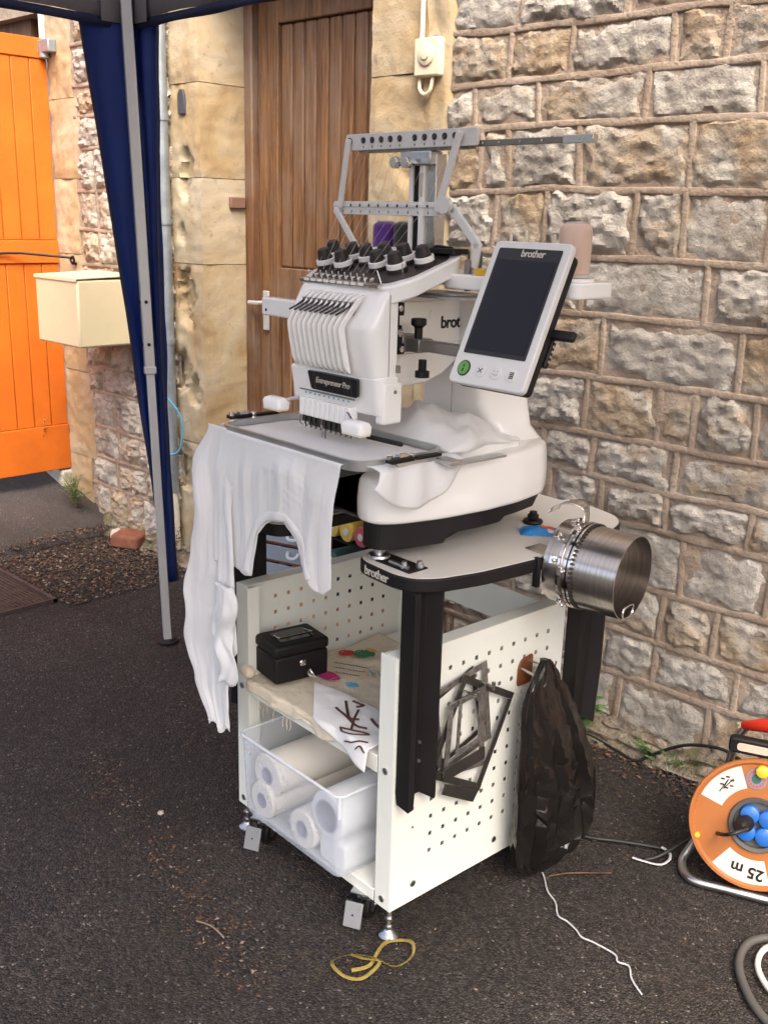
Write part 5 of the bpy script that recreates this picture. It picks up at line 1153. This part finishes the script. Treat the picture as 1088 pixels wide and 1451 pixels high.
q = MB(); q.grid(lambda u, w: tuple(Vector(packf(.62 + .3 * u, .74 + .2 * w)) + Vector((0, 0, .001))), 6, 4); q.build('print', 'label_white', pk, smooth=50)
q = MB(); q.grid(lambda u, w: (.190 + .022 * u, .395 + .028 * w - .02 * u, .782 + .010 * math.sin(PI * w) * (1 - u)), 6, 6); q.build('clear_end', 'wrap_film', pk)
q = MB(); q.box(.292, .352, .305, .350, .7808, .7838); ctag(q.build('steel_plate', 'steel', bevel=.001), 'small flat steel plate on the table beside the chrome drum', 'plate')
# metal frames hung on two pegs of the right panel
def mframe(nm, x, corners, bw, mat, label, plate=None, thick=.0025):
    t = thing(nm, label, 'frame', (x, corners[0][0], corners[0][1]), True, 'metal frames hung on the side panel'); P = [Vector((0, a, c)) for a, c in corners]; cen = sum(P, Vector()) / 4; b_ = MB()
    for i in range(4):
        a, c = P[i], P[(i + 1) % 4]; d = (c - a).normalized(); n = Vector((0, -d.z, d.y)); n = n if n.dot(cen - a) > 0 else -n; m_ = (a + c) / 2 + n * bw / 2; ln_ = (c - a).length / 2 - (bw if i % 2 else 0)
        b_.obox(Vector((x, 0, 0)) + m_, Vector((thick / 2, 0, 0)), d * ln_, n * bw / 2)
    b_.build('bars', mat, t, bevel=.0008)
    if plate:
        b_ = MB(); b_.add([(x + s2 * .002 + .003, a, c) for s2 in (0, 1) for a, c in plate], [(3, 2, 1, 0), (4, 5, 6, 7), (0, 1, 5, 4), (1, 2, 6, 5), (2, 3, 7, 6), (3, 0, 4, 7)]); b_.build('mount_plate', 'dark_steel', t, bevel=.001)
mframe('metal_frame', .272, [(.085, .528), (.235, .556), (.262, .375), (.112, .345)], .013, 'scuffed', 'scuffed grey metal frame hanging rearmost on the side panel')
mframe('metal_frame', .279, [(.163, .548), (.318, .462), (.226, .268), (.072, .356)], .015, 'dark_steel', 'large dark tilted metal frame hanging on the side panel', [(.120, .326), (.222, .275), (.205, .252), (.112, .305)])
mframe('metal_frame', .286, [(.118, .500), (.220, .512), (.228, .330), (.110, .345)], .014, 'scuffed', 'small paint-scuffed upright frame hanging foremost on the side panel', [(.110, .366), (.224, .376), (.226, .348), (.108, .336)])
mframe('metal_frame', .292, [(.140, .506), (.205, .508), (.208, .395), (.136, .388)], .009, 'scuffed', 'smallest scuffed metal frame inside the upright one')
mframe('metal_frame', .268, [(.060, .500), (.20, .552), (.245, .40), (.10, .35)], .010, 'dark_steel', 'slim dark metal frame half hidden behind the others')
pg = thing('peg', 'short steel peg holding the metal frames on the side panel', 'peg', (.265, .19, .51)); q = MB()
for y, z in ((.172, .506), (.215, .515)): q.tube([(.263, y, z), (.31, y + .004, z + .002)], .0032, 8); q.tube([(.308, y + .004, z - .006), (.308, y + .004, z + .012)], .0038, 8)
q.split('pin', 'steel', pg)
hk_ = thing('hook_plate', 'brown plastic hook plate with steel hooks above the black bag', 'hook', (.265, .365, .50)); q = MB(); q.prism(rounded([(.342, .462), (.388, .462), (.388, .528), (.352, .522), (.342, .505)], .008, 4), .2632, .2665, 'x'); q.build('plate', 'tape_brown', hk_, bevel=.001)
q = MB(); q.tube([(.266, .352, .502), (.30, .36, .494), (.318, .362, .496)], .003, 8); q.tube([(.266, .380, .512), (.30, .384, .512), (.305, .384, .52)], .0025, 8); q.tube([(.264, .43, .49), (.29, .432, .488), (.293, .432, .505)], .0022, 8); q.split('hook', 'steel', hk_)
bg_ = MB(); tabL = [(.535, .362), (.50, .338), (.475, .318), (.43, .305), (.372, .306), (.30, .300), (.22, .300), (.137, .302), (.08, .312), (.045, .328), (.022, .360)]
tabR2 = [(.535, .374), (.515, .400), (.48, .425), (.43, .462), (.386, .490), (.32, .525), (.25, .560), (.215, .575), (.16, .580), (.10, .578), (.06, .555), (.035, .52), (.022, .44)]
rings = []; NB, NH = 46, 34; rb_ = random.Random(21); colw = [rb_.uniform(.55, 1.25) for _ in range(NB)]; zsq = [.535 - .515 * (k / NH) for k in range(NH + 1)]
for k, z in enumerate(zsq):
    a, b2 = lerp_t(tabL, z), lerp_t(tabR2, z); c = (a + b2) / 2; hw = (b2 - a) / 2; f_ = smooth(k / 24); th = .007 + .026 * f_ * (1 if z > .07 else max(.15, (z - .015) / .055)); rg = []
    for j in range(NB):
        colw[j] = max(.35, min(1.5, colw[j] + rb_.uniform(-.16, .16) * (.4 + f_)))
        t = 2 * PI * (j + rb_.uniform(-.3, .3) * f_) / NB; cr = fbm(math.cos(t) * 1.1, math.sin(t) * 1.1, z * 3, 2.2, 3); pl_ = .45 * (1 - abs(math.sin(t * 4.5 + 1.2 * nz(z * 6, t, 1)))) * (1.15 - .5 * f_)
        kk = .35 + .55 * colw[j] + pl_ + .35 * cr
        rg.append((.310 + th * .15 + th * math.cos(t) * kk, c + hw * math.sin(t) * (.93 + .07 * kk), z + (rb_.uniform(-.006, .006) if 0 < k < NH else 0)))
    rings.append(rg)
bg_.loft(rings); tri = []
for f3 in bg_.f:
    if len(f3) == 4: tri += [(f3[0], f3[1], f3[2]), (f3[0], f3[2], f3[3])] if rb_.random() < .5 else [(f3[0], f3[1], f3[3]), (f3[1], f3[2], f3[3])]
    else: tri.append(f3)
bg_.f = tri; bg_.mi = [0] * len(tri); o = bg_.build('bin_bag', 'bag_film', smooth=24); ctag(o, 'crumpled black plastic bag hanging from the side panel hook', 'bag')
# ------------------------------------------------------------------ behind the stand, against the wall: drawers and cone rack on a crate
cr = thing('wooden_crate', 'pale wooden crate on the ground behind the stand', 'crate', (-.78, .70, 0))
for k in range(3): q = MB(); q.box(-1.03, -.53, .585, .598, .02 + k * .095, .105 + k * .095); q.build('slat', 'crate_wood', cr, bevel=.003)
for k in range(3): q = MB(); q.box(-.543, -.53, .60, .85, .02 + k * .095, .105 + k * .095); q.build('slat', 'crate_wood', cr, bevel=.003)
for x in (-1.015, -.56):
    for y in (.60, .82): q = MB(); q.box(x, x + .015, y, y + .03, .0, .298); q.build('post', 'crate_wood', cr)
q = MB(); q.box(-1.03, -.53, .585, .85, .300, .312); q.build('top_board', 'crate_wood', cr, bevel=.003)
dw = thing('drawer_unit', 'small clear-drawer plastic storage unit seen through the shirt neckline', 'drawer unit', (-.87, .66, .313)); K = Matrix.Translation((-.865, .665, -.250)) @ Matrix.Rotation(math.radians(20), 4, 'Z')
q = MB()
for z in (.5635, .622, .680, .742): q.box(-.13, .13, -.075, .10, z, z + .007)
q.box(-.13, -.126, -.075, .10, .5705, .742); q.box(.126, .13, -.075, .10, .5705, .742); q.box(-.126, .126, .096, .10, .5705, .742); q.xf(K).build('carcass', 'tape_brown', dw, bevel=.001)
for z in (.572, .6305, .689):
    q = MB(); q.box(-.124, .124, -.080, -.076, z, z + .047); o = q.xf(K).build('drawer', 'drawer_clear', dw, bevel=.001)
    q = MB(); q.tube(spline([(-.02, -.081, z + .035), (-.012, -.094, z + .022), (.012, -.094, z + .022), (.02, -.081, z + .035)], 4), .005, 6); q.xf(K).build('pull', 'frosted_rim', o)
    r2 = random.Random(int(z * 1000))
    for k in range(5):
        q = MB(); q.lathe([(.014, 0), (.014, .032)], (-.10 + k * .05, r2.uniform(-.05, .02), z + .002), 'z', 12); q.xf(K).build('reel_inside', r2.choice(['thr_green', 'thr_blue', 'thr_white', 'thr_pink']), o)
rk = thing('spool_rack', 'dark rack of thread cones behind the machine base', 'rack', (-.64, .66, .313)); rx0, rx1 = -.725, -.535; q = MB(); q.box(rx0, rx1, .735, .745, .3135, .66); q.box(rx0, rx1, .62, .735, .3135, .392); q.box(rx0, rx1, .63, .735, .486, .494); q.box(rx0, rx1, .63, .735, .588, .596); q.box(rx0, rx0 + .005, .62, .735, .392, .66); q.build('frame', 'black_metal', rk)
for k, (x, z, mt, lab) in enumerate(((-.695, .425, 'thr_green', 'green thread cone end on the lower tier of the dark rack'), (-.63, .425, 'thr_pink', 'pink thread cone end on the lower tier of the dark rack'), (-.566, .425, 'thr_white', 'white thread cone end on the lower tier of the dark rack'), (-.695, .527, 'thr_yellow', 'yellow thread cone at the left of the upper rack tier'), (-.63, .527, 'thr_yellow', 'yellow thread cone in the middle of the upper rack tier'), (-.566, .527, 'thr_red', 'red thread cone end on the upper rack tier'))):
    t = thing('thread_cone', lab, 'thread cone', (x, .62, z - .03), True, 'cones on the dark rack'); q = MB(); q.lathe([(.012, .62), (.028, .621), (.0305, .626), (.028, .72), (.012, .722)], (x, 0, z), 'y', 22); q.build('thread', mt, t, smooth=40); q = MB(); q.lathe([(.005, .6185), (.011, .6185), (.011, .62), (.005, .62)], (x, 0, z), 'y', 14); q.build('cone_core', 'label_white', t)
# ------------------------------------------------------------------ cable reel (world axes)
RC = Vector((-.766, -.366, .160)); rn = Vector((.36, -.90, .24)).normalized(); ru = Vector((0, 0, 1)).cross(rn).normalized(); rv = rn.cross(ru)
rl = thing('cable_reel', 'orange cable reel with blue socket caps on a bent steel tube stand', 'cable reel', (RC.x, RC.y, 0), False)
def rp(a, c, d=0): return RC + ru * a + rv * c + rn * d
q = MB(); q.lathe_dir([(.055, .0), (.055, .004), (.130, .004), (.135, .009), (.141, .009), (.143, .004), (.141, -.004), (.128, -.004), (.055, -.003)], RC, rn, 64, cap=False); q.lathe_dir([(.05, -.095), (.12, -.095), (.122, -.092), (.122, -.088), (.05, -.087)], RC, rn, 48, cap=False); q.build('flange', 'orange_plastic', rl, smooth=35)
q = MB(); q.lathe_dir([(.056, .001), (.060, .008), (.058, .012), (.050, .010), (.048, .002), (.002, .002)], RC, rn, 40); q.build('socket_ring', 'cable_grey', rl, smooth=40)
q = MB(); q.lathe_dir([(.062, -.086), (.092, -.084), (.096, -.045), (.092, -.006), (.062, -.0045)], RC, rn, 40); q.build('wound_cable', 'cable_black', rl, smooth=30)
for k in range(4):
    a = math.radians(40 + 90 * k); q = MB(); c = rp(.027 * math.cos(a), .027 * math.sin(a)); q.lathe_dir([(.021, .003), (.021, .010), (.019, .016), (.012, .019), (.002, .0195)], c, rn, 24); q.build('socket_cap', 'blue_plastic', rl, smooth=30)
def sector(a0, a1, r0, r1, d=.0045):
    b_ = MB(); n = 12; pts = [rp(r0 * math.cos(math.radians(a0 + (a1 - a0) * k / n)), r0 * math.sin(math.radians(a0 + (a1 - a0) * k / n)), d) for k in range(n + 1)] + [rp(r1 * math.cos(math.radians(a0 + (a1 - a0) * k / n)), r1 * math.sin(math.radians(a0 + (a1 - a0) * k / n)), d) for k in range(n + 1)]
    return b_.add(pts, [(k, k + 1, n + 2 + k, n + 1 + k) for k in range(n)])
def inv_dir(a): return ru * math.cos(math.radians(a)) + rv * math.sin(math.radians(a))
sector(112, 162, .080, .128).build('label', 'label_white', rl); lb2 = sector(232, 288, .078, .130).build('label', 'label_white', rl)
lettering('lettering', '25 m', .034, rp(.104 * math.cos(math.radians(266)), .104 * math.sin(math.radians(266)), .0052), -ru + rv * .12, -rv, 'black_plastic', rl, bold=.0008)
q = MB()
for k in range(6): q.obox(rp(-.062 - .010 * (k % 3), .072 + .012 * (k // 2) - .006 * (k % 3), .0055), ru * .004, rv * .0016, rn * .0003)
q.tube([rp(-.085, .055, .0052), rp(-.070, .085, .0052), rp(-.078, .062, .0052), rp(-.060, .088, .0052)], .0012, 4); tag(q.build('label_print', 'black_plastic', rl), kind='stuff')
q = MB(); q.lathe_dir([(.022, .0045), (.022, .0055)], rp(-.014, .098, 0), rn, 24); q.build('warning_sticker', 'dim_drawer', rl); q = MB(); q.lathe_dir([(.010, .0056), (.010, .0062)], rp(-.014, .098, 0), rn, 20); q.build('sticker_centre', 'thr_green', rl)
q = MB()
for k in range(14):
    a = 2 * PI * k / 14; q.obox(rp(-.014 + .016 * math.cos(a), .098 + .016 * math.sin(a), .0060), ru * .0022, rv * .0022, rn * .0004)
tag(q.build('sticker_ring', 'print_red', rl), kind='stuff')
q = MB(); q.lathe_dir([(.013, .004), (.013, .016), (.009, .018)], rp(-.004, .118, 0), rn, 16); q.lathe_dir([(.006, .004), (.006, .010)], rp(-.118, -.05, 0), rn, 10); q.split('crank_knob', 'yellow_tape', rl, smooth=30)
tb = []
q = MB(); A = lambda a, c, d: Vector((RC.x, RC.y, 0)) + Vector((ru.x, ru.y, 0)).normalized() * a + Vector((rn.x, rn.y, 0)).normalized() * d + Vector((0, 0, c))
q.tube(spline([A(-.09, .12, -.13), A(-.125, .05, -.06), A(-.145, .014, -.02), A(-.12, .010, .035), A(-.04, .010, .04), A(.06, .010, .04), A(.13, .010, .035), A(.145, .014, -.02), A(.125, .05, -.06), A(.09, .12, -.13)], 6), .0095, 10); q.tube(spline([A(-.09, .12, -.13), A(-.06, .30, -.135), A(0, .335, -.135), A(.06, .30, -.135), A(.09, .12, -.13)], 6), .009, 10); q.build('tube_stand', 'zinc', rl, smooth=60)
q = MB(); q.tube([A(-.055, .32, -.135), A(-.02, .345, -.10), A(.06, .36, -.08)], [.010, .015, .015], 10); q.build('carry_handle', 'red_plastic', rl, smooth=60)
q = MB(); q.prism(rrect(-.05, .06, -.018, .018, .012), -.012, .012); mt = Matrix.Translation(A(-.03, .315, -.05)) @ Matrix(((ru.x, 0, rn.x, 0), (ru.y, 0, rn.y, 0), (0, 1, 0, 0), (0, 0, 0, 1))); q.xf(mt).build('brake_grip', 'black_plastic', rl, bevel=.004)
q = MB(); q.prism(rrect(-.032, .035, -.009, .009, .008), .0125, .0135); q.xf(mt).build('grip_pad', 'thr_pink', rl)
pg2 = MB(); pg2.lathe_dir([(.017, .02), (.018, .03), (.014, .05), (.006, .06)], rp(-.016, .004, 0), (rn + ru * -.3).normalized(), 16); pg2.build('plug', 'black_plastic', rl, smooth=40)
def cable(nm, pts, r, mat, label, cat='cable', n=6, flat=None):
    b_ = MB(); b_.tube(spline([Vector(p) for p in pts], n), r, 7, flat=flat); o = b_.build(nm, mat, smooth=80); return tag(o, label, cat)
pz = rp(-.018, .003, .058)
cable('power_cable', [pz, pz + Vector((-.03, -.03, -.015)), (-.90, -.335, .06), (-.955, -.42, .012), (-.975, -.452, .008), (-.955, -.41, .008), (-.968, -.385, .008), (-1.05, -.43, .008), (-1.12, -.475, .008), (-1.25, -.52, .008), (-1.33, -.50, .01)], .0045, 'cable_black', 'black power cable from the reel plug towards the stand')
cable('extension_cable', [(-1.50, -.10, .008), (-1.411, -.05, .008), (-1.30, -.063, .008), (-1.225, -.075, .008), (-1.19, -.06, .035), (-1.10, -.06, .10), (-1.00, -.07, .135), (-.93, -.08, .13), (-.86, -.12, .15), (-.78, -.18, .20)], .0045, 'cable_black', 'black cable running along the wall foot to the top of the reel')
cable('grey_cable', [(-.50, -.42, .01), (-.60, -.45, .01), (-.672, -.53, .01), (-.668, -.61, .01), (-.62, -.68, .01), (-.55, -.73, .01), (-.4, -.78, .01)], .0085, 'cable_grey', 'thick dark grey cable looping at the right edge of the ground')
cable('white_cable', [(-.50, -.45, .022), (-.58, -.49, .022), (-.64, -.54, .018), (-.635, -.60, .012), (-.585, -.65, .012), (-.5, -.68, .012)], .006, 'cable_white', 'white cable looping inside the dark grey one')
cable('cable_tie', [(-.999, -.462, .006), (-.975, -.456, .006), (-.941, -.440, .006), (-.935, -.41, .008), (-.947, -.39, .012), (-.968, -.388, .014)], .0035, 'string_white', 'clear white cable tie round the black power cable', 'cable tie', flat=.45)
cable('string', [(-1.150, -.655, .03), (-1.107, -.66, .006), (-1.062, -.703, .005), (-1.028, -.722, .005), (-.998, -.754, .005), (-.975, -.756, .005), (-.947, -.764, .005), (-.925, -.775, .005), (-.900, -.771, .005), (-.851, -.770, .005), (-.835, -.784, .005), (-.813, -.779, .005), (-.79, -.806, .005), (-.755, -.828, .005)], .0019, 'string_white', 'thin pale string trailing from the black bag across the asphalt', 'string')
cable('ribbon', [(-1.211, -1.150, 0.006), (-1.181, -1.144, 0.011), (-1.148, -1.132, 0.016), (-1.147, -1.177, 0.006), (-1.168, -1.204, 0.011), (-1.204, -1.205, 0.016), (-1.222, -1.182, 0.006), (-1.203, -1.151, 0.011), (-1.164, -1.132, 0.016), (-1.127, -1.111, 0.006), (-1.120, -1.072, 0.011), (-1.141, -1.047, 0.016), (-1.171, -1.049, 0.006), (-1.182, -1.078, 0.011), (-1.172, -1.112, 0.016), (-1.163, -1.146, 0.006), (-1.173, -1.184, 0.011)], .0036, 'gold_ribbon', 'golden ribbon looped round the front levelling foot', 'ribbon', flat=.18)
